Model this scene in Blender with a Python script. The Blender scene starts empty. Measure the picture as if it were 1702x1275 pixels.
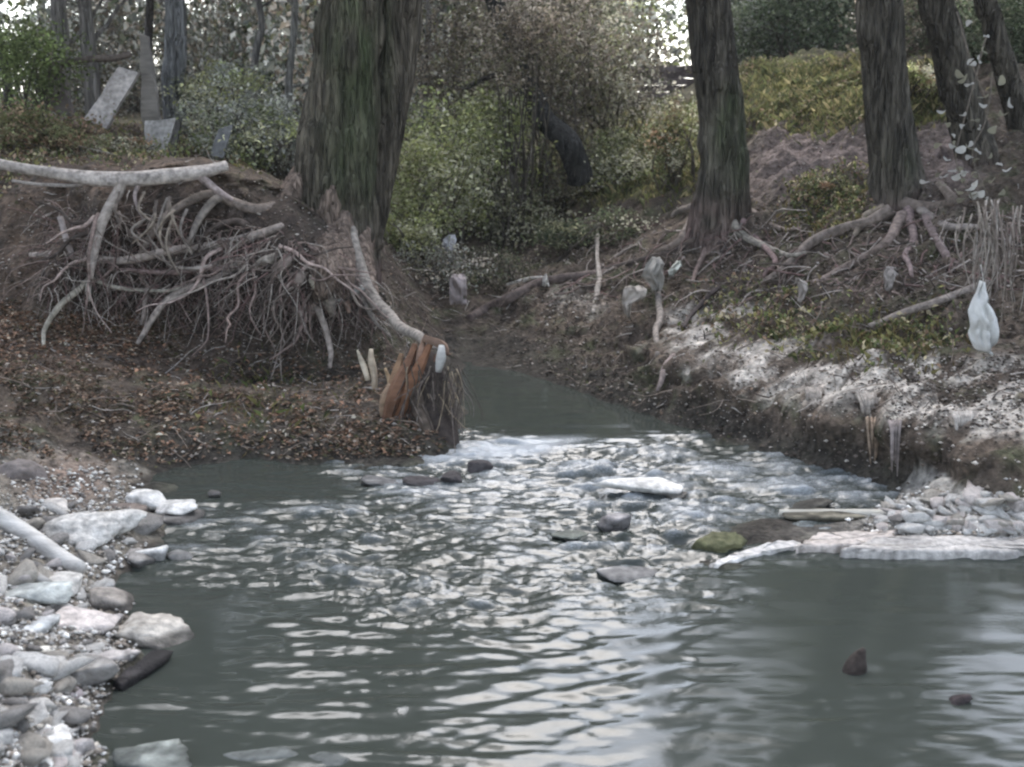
import bpy, math, random
import numpy as np
from mathutils import Vector
R = math.radians
rng = np.random.default_rng(7)
random.seed(7)
scene = bpy.context.scene
COL = scene.collection

# ------------------------------------------------------------------ camera, sky, sun, exposure
F, PITCH, CAMH = 2054.0, R(12.55), 2.2
cam_d = bpy.data.cameras.new('camera')
cam = bpy.data.objects.new('camera', cam_d)
COL.objects.link(cam)
cam.location = (0, 0, CAMH)
cam.rotation_euler = (R(90) - PITCH, 0, 0)
cam_d.sensor_width = 36
cam_d.lens = F / 1702 * 36
cam_d.clip_start = 0.1
cam_d.clip_end = 2000
cam_d.dof.use_dof = True
cam_d.dof.focus_distance = 8.0
cam_d.dof.aperture_fstop = 2.8
scene.camera = cam

world = bpy.data.worlds.new("World")
scene.world = world
world.use_nodes = True
wn, wl = world.node_tree.nodes, world.node_tree.links
bg = wn['Background']
sky = wn.new('ShaderNodeTexSky')
sky.sky_type = 'NISHITA'
sky.sun_disc = False
SUN_EL, SUN_AZ = R(56), R(5)
sky.sun_elevation = SUN_EL
sky.sun_rotation = SUN_AZ
sky.air_density = 1.0
sky.dust_density = 1.5
sky.ozone_density = 1.0
hs = wn.new('ShaderNodeHueSaturation')
hs.inputs['Saturation'].default_value = 0.55
wl.new(sky.outputs[0], hs.inputs['Color'])
wl.new(hs.outputs[0], bg.inputs['Color'])
bg.inputs['Strength'].default_value = 0.15

sun_d = bpy.data.lights.new('sun', 'SUN')
sun_d.energy = 0.5
sun_d.angle = R(48)
sun_d.color = (1.0, 0.975, 0.94)
sun = bpy.data.objects.new('sun', sun_d)
COL.objects.link(sun)
sd = Vector((math.sin(SUN_AZ) * math.cos(SUN_EL), math.cos(SUN_AZ) * math.cos(SUN_EL), math.sin(SUN_EL)))
sun.rotation_euler = sd.to_track_quat('Z', 'Y').to_euler()
sun.location = sd * 50

scene.view_settings.view_transform = 'Standard'
scene.view_settings.look = 'None'
scene.view_settings.exposure = 2.25
scene.view_settings.gamma = 1
scene.render.engine = 'CYCLES'
scene.cycles.filter_width = 2.3
scene.cycles.max_bounces = 6
scene.cycles.diffuse_bounces = 3
scene.cycles.glossy_bounces = 3
scene.cycles.transmission_bounces = 3
scene.cycles.transparent_max_bounces = 4
scene.cycles.use_denoising = True

# ------------------------------------------------------------------ measuring helpers
CT, ST = math.cos(PITCH), math.sin(PITCH)
def ray(u, v):
    X = (u - 851) / F; Y = -(v - 637.5) / F
    return np.array([X, CT + Y * ST, -ST + Y * CT])
def A(u, v, Y):
    d = ray(u, v); t = Y / d[1]
    return np.array([d[0] * t, Y, CAMH + d[2] * t])
def G(u, v, z=0.0):
    d = ray(u, v); t = (z - CAMH) / d[2]
    return np.array([d[0] * t, d[1] * t, z])
def px(x, y, z):
    dx, dy, dz = x, y, z - CAMH
    dep = dy * CT - dz * ST
    up = dy * ST + dz * CT
    dep = np.maximum(dep, 0.05)
    return 851 + F * dx / dep, 637.5 - F * up / dep
def sm(a, b, x):
    t = np.clip((x - a) / (b - a), 0, 1)
    return t * t * (3 - 2 * t)
def _hash(ix, iy, iz, seed):
    h = (ix.astype(np.int64) * 374761393 + iy.astype(np.int64) * 668265263 + iz.astype(np.int64) * 2147483647 + seed * 974634777) & 0xffffffff
    h = ((h ^ (h >> 13)) * 1274126177) & 0xffffffff
    h = ((h ^ (h >> 16)) * 2246822519) & 0xffffffff
    return ((h ^ (h >> 15)) & 0xffffff) / float(0xffffff)
def noise3(x, y, z, seed=0):
    x, y, z = np.broadcast_arrays(np.asarray(x, float), np.asarray(y, float), np.asarray(z, float))
    ix, iy, iz = np.floor(x), np.floor(y), np.floor(z)
    fx, fy, fz = x - ix, y - iy, z - iz
    fx, fy, fz = [t * t * t * (t * (t * 6 - 15) + 10) for t in (fx, fy, fz)]
    r = 0
    for a in (0, 1):
        for b in (0, 1):
            for c in (0, 1):
                w = (fx if a else 1 - fx) * (fy if b else 1 - fy) * (fz if c else 1 - fz)
                r = r + w * _hash(ix + a, iy + b, iz + c, seed)
    return r * 2 - 1
def noise2(x, y, seed=0):
    x, y = np.asarray(x, float), np.asarray(y, float)
    ix, iy = np.floor(x), np.floor(y)
    fx, fy = x - ix, y - iy
    fx, fy = [t * t * t * (t * (t * 6 - 15) + 10) for t in (fx, fy)]
    z0 = np.zeros_like(ix)
    r = 0
    for a in (0, 1):
        for b in (0, 1):
            w = (fx if a else 1 - fx) * (fy if b else 1 - fy)
            r = r + w * _hash(ix + a, iy + b, z0, seed)
    return r * 2 - 1
def fbm2(x, y, oct=4, seed=0, gain=0.5):
    r, a, n = 0, 1, 0
    for i in range(oct):
        r = r + a * noise2(x * 2 ** i + 13.7 * i, y * 2 ** i - 7.3 * i, seed + i); n += a; a *= gain
    return r / n * 1.6

# ------------------------------------------------------------------ materials
def mat(name, rough=0.9, var=0.25, nscale=18.0, bump=0.3, bscale=40.0, stretch=(1, 1, 1), spec=0.25, color=None, translucent=0.0, bdist=0.01, alb=1.0):
    m = bpy.data.materials.new(name); m.use_nodes = True
    n, l = m.node_tree.nodes, m.node_tree.links
    p = n['Principled BSDF']
    p.inputs['Roughness'].default_value = rough
    p.inputs['Specular IOR Level'].default_value = spec
    if color is None:
        c = n.new('ShaderNodeAttribute'); c.attribute_name = 'Col'; cs = c.outputs['Color']
    else:
        c = n.new('ShaderNodeRGB'); c.outputs[0].default_value = (*color, 1); cs = c.outputs[0]
    tc = n.new('ShaderNodeTexCoord'); mp = n.new('ShaderNodeMapping')
    mp.inputs['Scale'].default_value = stretch
    l.new(tc.outputs['Object'], mp.inputs[0])
    nz = n.new('ShaderNodeTexNoise'); nz.inputs['Scale'].default_value = nscale; nz.inputs['Detail'].default_value = 5
    l.new(mp.outputs[0], nz.inputs['Vector'])
    mr = n.new('ShaderNodeMapRange'); mr.inputs['From Min'].default_value = 0.3; mr.inputs['From Max'].default_value = 0.7
    mr.inputs['To Min'].default_value = alb * (1 - var); mr.inputs['To Max'].default_value = alb * (1 + var)
    l.new(nz.outputs[0], mr.inputs[0])
    mx = n.new('ShaderNodeVectorMath'); mx.operation = 'SCALE'
    l.new(cs, mx.inputs[0]); l.new(mr.outputs[0], mx.inputs['Scale'])
    l.new(mx.outputs[0], p.inputs['Base Color'])
    if bump > 0:
        nb = n.new('ShaderNodeTexNoise'); nb.inputs['Scale'].default_value = bscale; nb.inputs['Detail'].default_value = 6
        l.new(mp.outputs[0], nb.inputs['Vector'])
        b = n.new('ShaderNodeBump'); b.inputs['Strength'].default_value = bump; b.inputs['Distance'].default_value = bdist
        l.new(nb.outputs[0], b.inputs['Height']); l.new(b.outputs[0], p.inputs['Normal'])
    if translucent:
        t = n.new('ShaderNodeBsdfTranslucent'); l.new(mx.outputs[0], t.inputs[0])
        ms = n.new('ShaderNodeMixShader'); ms.inputs[0].default_value = translucent
        l.new(p.outputs[0], ms.inputs[1]); l.new(t.outputs[0], ms.inputs[2])
        l.new(ms.outputs[0], n['Material Output'].inputs[0])
    return m
M_SOIL = mat('forest_soil', 0.95, 0.5, 22.0, 1.0, 30.0, bdist=0.04, alb=1.05)
M_BARK = mat('bark', 0.95, 0.55, 22.0, 0.9, 40.0, (1, 1, 0.10), bdist=0.06, alb=1.05)
_n, _l = M_BARK.node_tree.nodes, M_BARK.node_tree.links
_mp = [q for q in _n if q.type == 'MAPPING'][0]; _b = [q for q in _n if q.type == 'BUMP'][0]; _p = _n['Principled BSDF']
_v = _n.new('ShaderNodeTexVoronoi'); _v.feature = 'DISTANCE_TO_EDGE'; _v.inputs['Scale'].default_value = 26
_w = _n.new('ShaderNodeTexNoise'); _w.inputs['Scale'].default_value = 9; _w.inputs['Detail'].default_value = 3
_mx = _n.new('ShaderNodeMix'); _mx.data_type = 'VECTOR'; _mx.inputs['Factor'].default_value = .12
_l.new(_mp.outputs[0], _w.inputs['Vector']); _l.new(_mp.outputs[0], _mx.inputs['A']); _l.new(_w.outputs['Color'], _mx.inputs['B']); _l.new(_mx.outputs['Result'], _v.inputs['Vector'])
_r = _n.new('ShaderNodeMapRange'); _r.inputs['From Max'].default_value = .22; _r.inputs['To Min'].default_value = 0
_l.new(_v.outputs['Distance'], _r.inputs[0])
_b2 = _n.new('ShaderNodeBump'); _b2.inputs['Distance'].default_value = .03; _b2.inputs['Strength'].default_value = 1
_l.new(_r.outputs[0], _b2.inputs['Height']); _l.new(_b.outputs[0], _b2.inputs['Normal']); _l.new(_b2.outputs[0], _p.inputs['Normal'])
M_ROOT = mat('weathered_root', 0.85, 0.45, 25.0, 0.9, 60.0, alb=1.1)
M_LEAF = mat('leaf', 0.75, 0.15, 3.0, 0.0, translucent=0.5, alb=1.35)
M_LITTER = mat('dead_leaf', 0.85, 0.15, 3.0, 0.0, alb=.8)
M_ROCK = mat('stone', 0.85, 0.35, 24.0, 0.9, 60.0, bdist=.010, alb=1.25)
M_WOOD = mat('driftwood', 0.8, 0.3, 10.0, 0.5, 50.0, (0.4, 2, 2))
M_PLASTIC = mat('torn_plastic', 0.45, 0.12, 20.0, 0.4, 20.0, spec=0.4, translucent=0.3)
M_CLOTH = mat('old_rag', 0.95, 0.25, 20.0, 0.5, 60.0)

# ------------------------------------------------------------------ mesh helpers
class MB:
    def __init__(s): s.v = []; s.f = []; s.c = []; s.n = 0
    def add(s, v, f, c):
        v = np.asarray(v, float); f = np.asarray(f, int)
        c = np.asarray(c, float)
        if c.ndim == 1: c = np.tile(c, (len(v), 1))
        s.v.append(v); s.f.append(f + s.n); s.c.append(c); s.n += len(v)
        return s
    def build(s, name, m, parent=None, loc=(0, 0, 0), smooth=True):
        v = np.concatenate(s.v); c = np.concatenate(s.c)
        loc = np.asarray(loc, float)
        v = v - loc
        me = bpy.data.meshes.new(name)
        nf = sum(len(f) for f in s.f)
        loops = np.concatenate([f.ravel() for f in s.f]); sizes = np.concatenate([np.full(len(f), f.shape[1]) for f in s.f])
        me.vertices.add(len(v)); me.vertices.foreach_set('co', v.ravel().astype(np.float32))
        me.loops.add(len(loops)); me.loops.foreach_set('vertex_index', loops.astype(np.int32))
        me.polygons.add(nf)
        me.polygons.foreach_set('loop_start', np.concatenate([[0], np.cumsum(sizes)[:-1]]).astype(np.int32))
        me.polygons.foreach_set('use_smooth', np.full(nf, smooth))
        at = me.color_attributes.new('Col', 'FLOAT_COLOR', 'POINT')
        at.data.foreach_set('color', np.hstack([np.clip(c, 0, 1), np.ones((len(c), 1))]).ravel().astype(np.float32))
        me.update(calc_edges=True); me.validate()
        me.materials.append(m)
        o = bpy.data.objects.new(name, me); COL.objects.link(o)
        if parent is not None:
            o.parent = parent
            o.location = loc - np.array(world_loc(parent))
        else:
            o.location = loc
        return o
def world_loc(o):
    l = np.array(o.location)
    while o.parent: o = o.parent; l = l + np.array(o.location)
    return l
def tag(o, label=None, cat=None, group=None, kind=None):
    if label: o['label'] = label
    if cat: o['category'] = cat
    if group: o['group'] = group
    if kind: o['kind'] = kind
    return o
def empty(name, loc, label, cat, group=None):
    o = bpy.data.objects.new(name, None); COL.objects.link(o); o.location = loc
    o.empty_display_size = 0.1
    return tag(o, label, cat, group)
def copy_tree(o, parent=None):
    c = o.copy(); COL.objects.link(c); c.parent = parent
    for ch in list(o.children): copy_tree(ch, c)
    return c
def spline(pts, n):
    pts = np.asarray(pts, float)
    P = np.vstack([2 * pts[0] - pts[1], pts, 2 * pts[-1] - pts[-2]])
    t = np.linspace(0, len(pts) - 1 - 1e-6, n)
    i = np.floor(t).astype(int); f = (t - i)[:, None]
    p0, p1, p2, p3 = P[i], P[i + 1], P[i + 2], P[i + 3]
    return 0.5 * ((2 * p1) + (-p0 + p2) * f + (2 * p0 - 5 * p1 + 4 * p2 - p3) * f ** 2 + (-p0 + 3 * p1 - 3 * p2 + p3) * f ** 3)
def tube(mb, pts, rad, col, n=None, sides=8, wob=0.12, seed=None, caps=True, ridge=None, lump=0.0):
    """a bent tapering tube; pts (k,3), rad (k,) ; ridge=(depth, around, length) carves bark"""
    pts = np.asarray(pts, float); rad = np.asarray(rad, float) * np.ones(len(pts))
    L = np.linalg.norm(np.diff(pts, axis=0), axis=1).sum()
    if n is None: n = max(4, min(60, int(len(pts) * 4)))
    C = spline(pts, n); r = np.interp(np.linspace(0, 1, n), np.linspace(0, 1, len(rad)), rad)
    seed = random.randint(0, 9999) if seed is None else seed
    if lump:
        s = np.linspace(0, L, n)
        C = C + lump * np.stack([noise2(s * 3, s * 0 + k, seed + k) for k in (1, 2, 3)], 1) * np.minimum(1, np.minimum(s, L - s) * 6)[:, None]
    T = np.gradient(C, axis=0); T /= np.linalg.norm(T, axis=1)[:, None] + 1e-9
    up = np.array([0, 1, 0.0]) if abs(T[0][2]) > 0.7 else np.array([0, 0, 1.0])
    N = np.zeros_like(C); a = up
    for i in range(n):
        a = a - T[i] * a.dot(T[i]); a /= np.linalg.norm(a) + 1e-9; N[i] = a
    B = np.cross(T, N)
    th = np.linspace(0, 2 * math.pi, sides, endpoint=False)
    TH, S = np.meshgrid(th, np.linspace(0, L, n))
    rr = r[:, None] * (1 + wob * noise3(np.cos(TH) * 1.3, np.sin(TH) * 1.3, S * 2.2, seed))
    if ridge:
        d, ar, ln = ridge
        w = noise3(np.cos(TH) * ar, np.sin(TH) * ar, S * ln, seed + 3) + 0.5 * noise3(np.cos(TH) * ar * 2.1, np.sin(TH) * ar * 2.1, S * ln * 2.5, seed + 4)
        rr = rr - d * np.abs(w) ** 0.7 * -1 - d * 0.6
    V = C[:, None] + rr[..., None] * (np.cos(TH)[..., None] * N[:, None] + np.sin(TH)[..., None] * B[:, None])
    idx = np.arange(n * sides).reshape(n, sides)
    f = np.stack([idx[:-1], np.roll(idx, -1, 1)[:-1], np.roll(idx, -1, 1)[1:], idx[1:]], -1).reshape(-1, 4)
    V = V.reshape(-1, 3)
    col = np.asarray(col, float)
    if col.ndim == 1:
        cv = col * (1 + 0.18 * noise3(V[:, 0] * 9, V[:, 1] * 9, V[:, 2] * 9, seed))[:, None]
    else: cv = np.repeat(col, sides, 0)
    if caps:
        V = np.vstack([V, C[0] - T[0] * r[0] * .25, C[-1] + T[-1] * r[-1] * 0.25])
        cv = np.vstack([cv, cv[0], cv[-2]])
        k = n * sides
        t0 = np.stack([np.full(sides, k), np.roll(idx[0], -1), idx[0]], -1)
        t1 = np.stack([np.full(sides, k + 1), idx[-1], np.roll(idx[-1], -1)], -1)
        mb.add(V, f, cv); mb.f.append(np.vstack([t0, t1]) + mb.n - len(V))
    else: mb.add(V, f, cv)
    return V, TH, S
def leaves(mb, P, size, cols, flat=0.0, aspect=0.6, seed=0, bend=0.25):
    """one bent four-cornered leaf at each point of P; flat 0..1 = how much they lie level"""
    r = np.random.default_rng(seed); n = len(P)
    nrm = r.normal(size=(n, 3)); nrm[:, 2] = np.abs(nrm[:, 2]) + flat * 6
    nrm /= np.linalg.norm(nrm, axis=1)[:, None]
    a = r.normal(size=(n, 3)); a -= nrm * (a * nrm).sum(1)[:, None]; a /= np.linalg.norm(a, axis=1)[:, None]
    b = np.cross(nrm, a)
    s = (size * (0.55 + 0.9 * r.random(n)))[:, None]
    V = np.stack([P - a * s * .5, P + b * s * aspect * .5 + nrm * s * bend * .5, P + a * s * .5 - nrm * s * .1, P - b * s * aspect * .5 + nrm * s * bend * .5], 1).reshape(-1, 3)
    c = np.repeat(cols, 4, 0)
    mb.add(V, np.arange(4 * n).reshape(n, 4), c)
def pal(colors, n, jitter=0.25, seed=0, w=None):
    r = np.random.default_rng(seed); c = np.array(colors, float)
    k = r.choice(len(c), n, p=w)
    return c[k] * (1 + jitter * r.normal(size=(n, 1))).clip(0.35, 1.9)

# ------------------------------------------------------------------ THE GROUND
cp = []
def addp(pts, world=False, g=False, step=0.35):
    P = [np.array(p, float) if world else (G(*p) if g else A(*p)) for p in pts]
    for a, b in zip(P[:-1], P[1:]):
        k = max(1, int(np.linalg.norm((b - a)[:2]) / step))
        k = min(k, 14)
        for i in range(k): cp.append(a + (b - a) * i / k)
    cp.append(P[-1])
left_edge = [(130, 1275, 0), (190, 1130, 0), (215, 1060, 0), (190, 985, 0), (240, 930, 0), (300, 872, 0), (225, 812, 0), (290, 777, 0), (420, 762, 0), (560, 768, 0), (680, 766, 0), (745, 752, 0), (765, 700, 0), (772, 640, 0), (772, 602, 0)]
right_edge = [(772, 602, 0), (900, 630, 0), (1080, 690, 0), (1250, 740, 0), (1400, 785, 0), (1490, 812, 0), (1460, 840, 0), (1310, 866, 0), (1240, 890, 0), (1180, 932, 0), (1320, 908, 0), (1500, 914, 0), (1680, 912, 0)]
addp(left_edge, g=True); addp(right_edge, g=True)
addp([(-1.48, 3.8, 0), (-1.5, 3, 0), (-1.7, 0, 0), (-2.2, -5, 0), (-4, -20, 0)], True)
addp([(2.55, 5.99, 0), (3.4, 5.9, 0), (5, 5.4, 0), (5.4, 3, 0), (5, 0, 0), (5, -5, 0), (6, -20, 0)], True)
addp([(0.4, -20, -.5), (0.4, -5, -.5), (0.2, 0, -.45), (-.3, 3, -.35), (-.3, 5, -.3), (-.2, 6.5, -.22), (0.1, 7.6, -.18), (0.25, 8.6, -.2), (0, 9.6, -.25), (-.25, 10.2, -.1)], True)
addp([(3, -5, -.5), (3, 0, -.5), (3.2, 3, -.5), (2.2, 4.8, -.4), (1.1, 5, -.35), (1, 3, -.4)], True)
addp([(-1.0, 4.5, -.2), (-1, 6, -.2), (-1.3, 6.9, -.15)], True)
addp([(1.1, 7, -.15), (0.8, 8, -.15)], True)
addp([(1440, 868, .03), (1540, 862, .08), (1620, 850, .12), (1720, 850, .12), (2000, 860, .2)], g=True)
addp([(1400, 895, .02), (1680, 897, .03)], g=True)
# right bank, line by line up the slope
addp([(900, 616, 10.2), (1080, 652, 9.0), (1250, 690, 8.12), (1400, 694, 7.55), (1530, 702, 7.2), (1680, 708, 6.85), (1900, 715, 6.4), (2600, 740, 5.5)])
addp([(850, 568, 11), (1000, 562, 10.6), (1150, 560, 10), (1300, 560, 9), (1450, 560, 8.6), (1680, 580, 8.0), (1900, 600, 7.5), (2700, 600, 6.5)])
addp([(850, 500, 12), (1000, 480, 11.8), (1150, 470, 11.2), (1300, 460, 10.4), (1450, 440, 9.9), (1680, 450, 9.2), (1900, 450, 8.6), (2700, 450, 8)])
addp([(900, 400, 14), (1050, 390, 13), (1200, 350, 11.8), (1350, 380, 11.2), (1480, 330, 10.9), (1600, 320, 10.5), (1900, 300, 9.8)])
addp([(900, 320, 16.5), (1050, 290, 15), (1250, 280, 13), (1400, 240, 12.6), (1550, 230, 12.3), (1900, 200, 12)])
addp([(1050, 205, 18), (1150, 203, 15.5), (1250, 215, 14), (1350, 205, 13.6), (1430, 170, 13.3), (1550, 140, 13.3), (1900, 120, 13)])
addp([(1050, 178, 22), (1250, 110, 17), (1430, 90, 16.5), (1700, 70, 16), (2400, 60, 15)])
# left bank
addp([(60, 1275, .05), (100, 1130, .08), (120, 1040, .08), (100, 930, .1), (170, 872, .1), (60, 830, .14)], g=True)
addp([(-150, 1275, .25), (-150, 1000, .3), (-200, 850, .4)], g=True)
addp([(-4, 3, .8), (-4, 0, .9), (-5, -5, 1), (-8, -20, 1.5)], True)
addp([(9, 3, 1.2), (9, 0, 1.2), (9, -5, 1.2), (10, -20, 1.5)], True)
addp([(-100, 740, .3), (60, 765, .2), (150, 775, .12), (210, 770, .08)], g=True)
addp([(20, 700, .26), (300, 725, .12), (500, 725, .12), (690, 712, .14), (735, 690, .1)], g=True)
addp([(-150, 640, .5), (100, 645, .4), (300, 645, .28), (500, 655, .2), (700, 660, .2), (735, 620, .12)], g=True)
addp([(-300, 560, 8.8), (20, 560, 9.2), (150, 580, 9.3), (300, 590, 9.55), (450, 600, 9.7), (580, 610, 9.9), (680, 590, 10.3), (745, 585, 10.9)])
addp([(-300, 450, 9.9), (20, 450, 10), (180, 470, 10.0), (300, 480, 9.95), (450, 500, 10.0), (560, 520, 10.1), (640, 530, 10.4)])
addp([(-300, 330, 10.5), (20, 330, 10.4), (150, 330, 10.3), (300, 330, 10.3), (400, 340, 10.2), (480, 380, 10.2), (560, 400, 10.3), (620, 440, 10.6)])
addp([(-300, 260, 11.5), (20, 260, 11.5), (200, 270, 11.8), (400, 280, 11.8), (560, 330, 11.8), (660, 425, 12.3), (750, 470, 12.5), (830, 490, 12.4)])
addp([(680, 550, 11), (770, 560, 11.5), (840, 530, 11.8)])
addp([(-300, 200, 14), (20, 200, 14), (200, 210, 15), (450, 230, 15), (650, 380, 15), (750, 380, 16), (850, 350, 16.5)])
addp([(-200, 190, 22), (20, 190, 22), (400, 210, 22), (700, 250, 22), (900, 220, 22)])
for rad, z in ((32, 2.5), (60, 2.9), (150, 3.2), (450, 3.4)):
    for k in range(20):
        a = -0.35 + (math.pi + 0.7) * k / 19
        cp.append(np.array([rad * math.cos(a), rad * math.sin(a) + 3, z]))
for x in (-60, -25, 30, 60): cp.append(np.array([x, -40, 1.5 if abs(x) > 20 else -.4]))
for x in (-400, -150, 150, 400):
    for y in (-400, -150): cp.append(np.array([x, y, 3.0]))
CP = np.array(cp)
_, keep = np.unique(np.round(CP[:, :2], 2), axis=0, return_index=True); CP = CP[keep]
D = np.linalg.norm(CP[:, None, :2] - CP[None, :, :2], axis=2)
n = len(CP)
Mx = np.zeros((n + 1, n + 1)); Mx[:n, :n] = np.sqrt(D ** 2 + 0.02 ** 2); Mx[n, :n] = 1; Mx[:n, n] = 1
Wt = np.linalg.solve(Mx + np.diag([1e-4] * n + [0]), np.append(CP[:, 2], 0))
def rbf(X, Y):
    out = np.zeros(X.size); x, y = X.ravel(), Y.ravel()
    for i in range(0, x.size, 20000):
        d = np.sqrt((x[i:i + 20000, None] - CP[None, :, 0]) ** 2 + (y[i:i + 20000, None] - CP[None, :, 1]) ** 2 + 4e-4)
        out[i:i + 20000] = d @ Wt[:n] + Wt[n]
    return out.reshape(X.shape)
def grow(a, step, k, far):
    out = []; s = step
    while abs(a) < far: s *= k; a += s; out.append(a)
    return out
def axis(lo, hi, step, far, k=1.18):
    mid = list(np.arange(lo, hi, step))
    return np.array([-q for q in grow(-lo, step, k, far)][::-1] + mid + grow(mid[-1], step, k, far))
gx = axis(-5.4, 6.0, 0.035, 420); gy = axis(2.6, 17, 0.035, 420)
X, Y = np.meshgrid(gx, gy)
Z = rbf(X, Y)
base = Z.copy()
land = sm(0.02, 0.25, Z)
near = 1 - sm(14, 25, Y)
U0, V0 = px(X, Y, Z)
rightm = sm(-0.3, 0.6, X - (10.8 - Y) * 0.33)     # right bank side
Z += land * near * (0.05 * fbm2(X * 2.2, Y * 2.2, 5, 3, .55) + 0.018 * fbm2(X * 9, Y * 9, 3, 9))
Z += land * near * rightm * (0.10 * fbm2(X * 2.6 + 3, Y * 4.0, 4, 21, .6) + .05 * np.abs(noise2(X * 5, Y * 9, 5)))
bar = sm(0.0, 0.05, base) * (1 - sm(0.25, 0.4, base))
Z += bar * (.03 * fbm2(X * 6, Y * 6, 3, 33) + .012 * fbm2(X * 25, Y * 25, 2, 34))
Z += (1 - sm(-.02, .03, base)) * .04 * fbm2(X * 3, Y * 3, 3, 40)
# overhangs: the bank top leans out over its foot
wallm = sm(-4.6, -3.2, X) * (1 - sm(-.9, -.5, X)) * sm(9.3, 9.7, Y) * (1 - sm(10.6, 11.3, Y)) * sm(.55, .95, Z)
cutm = np.exp(-((Z - .36) / .16) ** 2) * rightm * (1 - sm(9.8, 10.5, Y)) * sm(5.8, 6.6, Y) * sm(0.8, 1.1, X)
lumpy = 1 + .7 * fbm2(X * 2.5, Y * 2.5, 3, 77)
XX = X - .13 * cutm * lumpy
YY = Y - .48 * wallm * lumpy - .12 * cutm * lumpy
def terr(x, y):
    """height of the ground at x, y (before the overhang shift)"""
    x = np.atleast_1d(x).astype(float); y = np.atleast_1d(y).astype(float)
    i = np.clip(np.searchsorted(gx, x) - 1, 0, len(gx) - 2); j = np.clip(np.searchsorted(gy, y) - 1, 0, len(gy) - 2)
    fx = (x - gx[i]) / (gx[i + 1] - gx[i]); fy = (y - gy[j]) / (gy[j + 1] - gy[j])
    r = Z[j, i] * (1 - fx) * (1 - fy) + Z[j, i + 1] * fx * (1 - fy) + Z[j + 1, i] * (1 - fx) * fy + Z[j + 1, i + 1] * fx * fy
    return r if len(r) > 1 else float(r[0])
from mathutils.bvhtree import BVHTree
_i = np.arange(X.size).reshape(X.shape)
_sub = (slice(0, len(gy) - 1, 1), slice(0, len(gx) - 1, 1))
_fq = np.stack([_i[:-1, :-1], _i[:-1, 1:], _i[1:, 1:], _i[1:, :-1]], -1).reshape(-1, 4)
_BV = BVHTree.FromPolygons(np.stack([XX, YY, Z], -1).reshape(-1, 3).tolist(), _fq.tolist())
def hit(u, v, floor=0.0):
    """where the ground seen at a measured spot lies"""
    d = ray(u, v)
    p, nrm, i, t = _BV.ray_cast(Vector((0, 0, CAMH)), Vector(d))
    if p is None: return A(u, v, 60.0)
    p = np.array(p)
    if p[2] < floor and d[2] < 0: p = G(u, v, floor)
    return p
# colour of the ground by kind of soil, with some painted shade
U, V = px(XX, YY, Z)
def mixc(c, m, new): return c + (np.array(new) - c) * m[..., None]
def blob(u, v, ru, rv, e=1.0): return np.clip(1.3 - np.sqrt(((U - u) / ru) ** 2 + ((V - v) / rv) ** 2), 0, 1) ** e
fr = YY > 2
def f3(k, o, sd): return sum(noise3(XX * k * 2 ** i, YY * k * 2 ** i, Z * k * 2 ** i, sd + i) * .55 ** i for i in range(o)) * .95
n1 = f3(2.6, 3, 50); n2 = f3(7, 3, 60); n3 = f3(19, 2, 70)
C = np.ones(X.shape + (3,)) * np.array([.085, .066, .052])
C = mixc(C, np.clip(n1 * .6 + .3, 0, 1), [.12, .092, .07])
C = mixc(C, np.clip(n2 * 1.2 - .1, 0, .8), [.05, .055, .028])
C = mixc(C, (1 - sm(250, 520, U)) * sm(180, 240, V) * (1 - sm(600, 640, V)) * np.clip(.6 + n2, 0, 1) * .8 * fr, [.12, .082, .062])
C = mixc(C, np.clip(blob(400, 450, 260, 150, .6), 0, 1) * (V > 315) * fr, [.05, .038, .032])  # dark wall soil, with the shade of the root hollow painted in
C = mixc(C, np.clip(blob(1350, 255, 150, 85, .6) + blob(1570, 260, 60, 90, .7), 0, 1) * fr, [.155, .122, .11])
sand = np.clip(blob(1180, 572, 95, 42, .5) + blob(1190, 530, 75, 28, .5) + blob(1260, 640, 150, 36, .6) + blob(1390, 605, 170, 40, .5) + blob(1560, 645, 190, 52, .5) + blob(1640, 690, 120, 40, .5) + blob(940, 520, 70, 40) * .6 + .25 * blob(1100, 640, 250, 80), 0, 1)
sand *= sm(.0, .45, n1 * 1.3 + n2 * .6 + n3 * .12 + .36) * fr * sm(.30, .44, base + .09 * n2)
C = mixc(C, sand, [.47, .43, .38])
C = mixc(C, sand * np.clip(n3 * 2.5, 0, .35), [.24, .20, .17])
C = mixc(C, np.clip(blob(1330, 130, 170, 60) + blob(1120, 230, 120, 60) + blob(1000, 260, 120, 80), 0, 1) * np.clip(.7 + n2, 0, 1) * fr, [.12, .125, .035])
mud = (1 - sm(.06, .26, base + .06 * n2)) * (1 - bar * (X < -1.2) * (Y < 7.3))
C = mixc(C, mud * .85, [.040, .036, .030])
C = mixc(C, bar * (X < -1.2) * (Y < 7.3) * .9, [.20, .18, .15])
C = mixc(C, blob(110, 800, 90, 50) * fr, [.20, .15, .12])
C = mixc(C, bar * (X > 1.2) * (Y < 7.0) * .9 * (Z < .17), [.30, .28, .25])
C = mixc(C, 1 - sm(-.05, .0, base), [.06, .06, .045])
C = mixc(C, sm(15, 20, Y) * .7, [.10, .09, .055])
C *= (1 + .4 * n3 + .2 * n2)[..., None]
idx = np.arange(X.size).reshape(X.shape)
Fq = np.stack([idx[:-1, :-1], idx[:-1, 1:], idx[1:, 1:], idx[1:, :-1]], -1).reshape(-1, 4)
ground = MB().add(np.stack([XX, YY, Z], -1).reshape(-1, 3), Fq, C.reshape(-1, 3)).build('ground', M_SOIL)
tag(ground, kind='structure')

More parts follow.
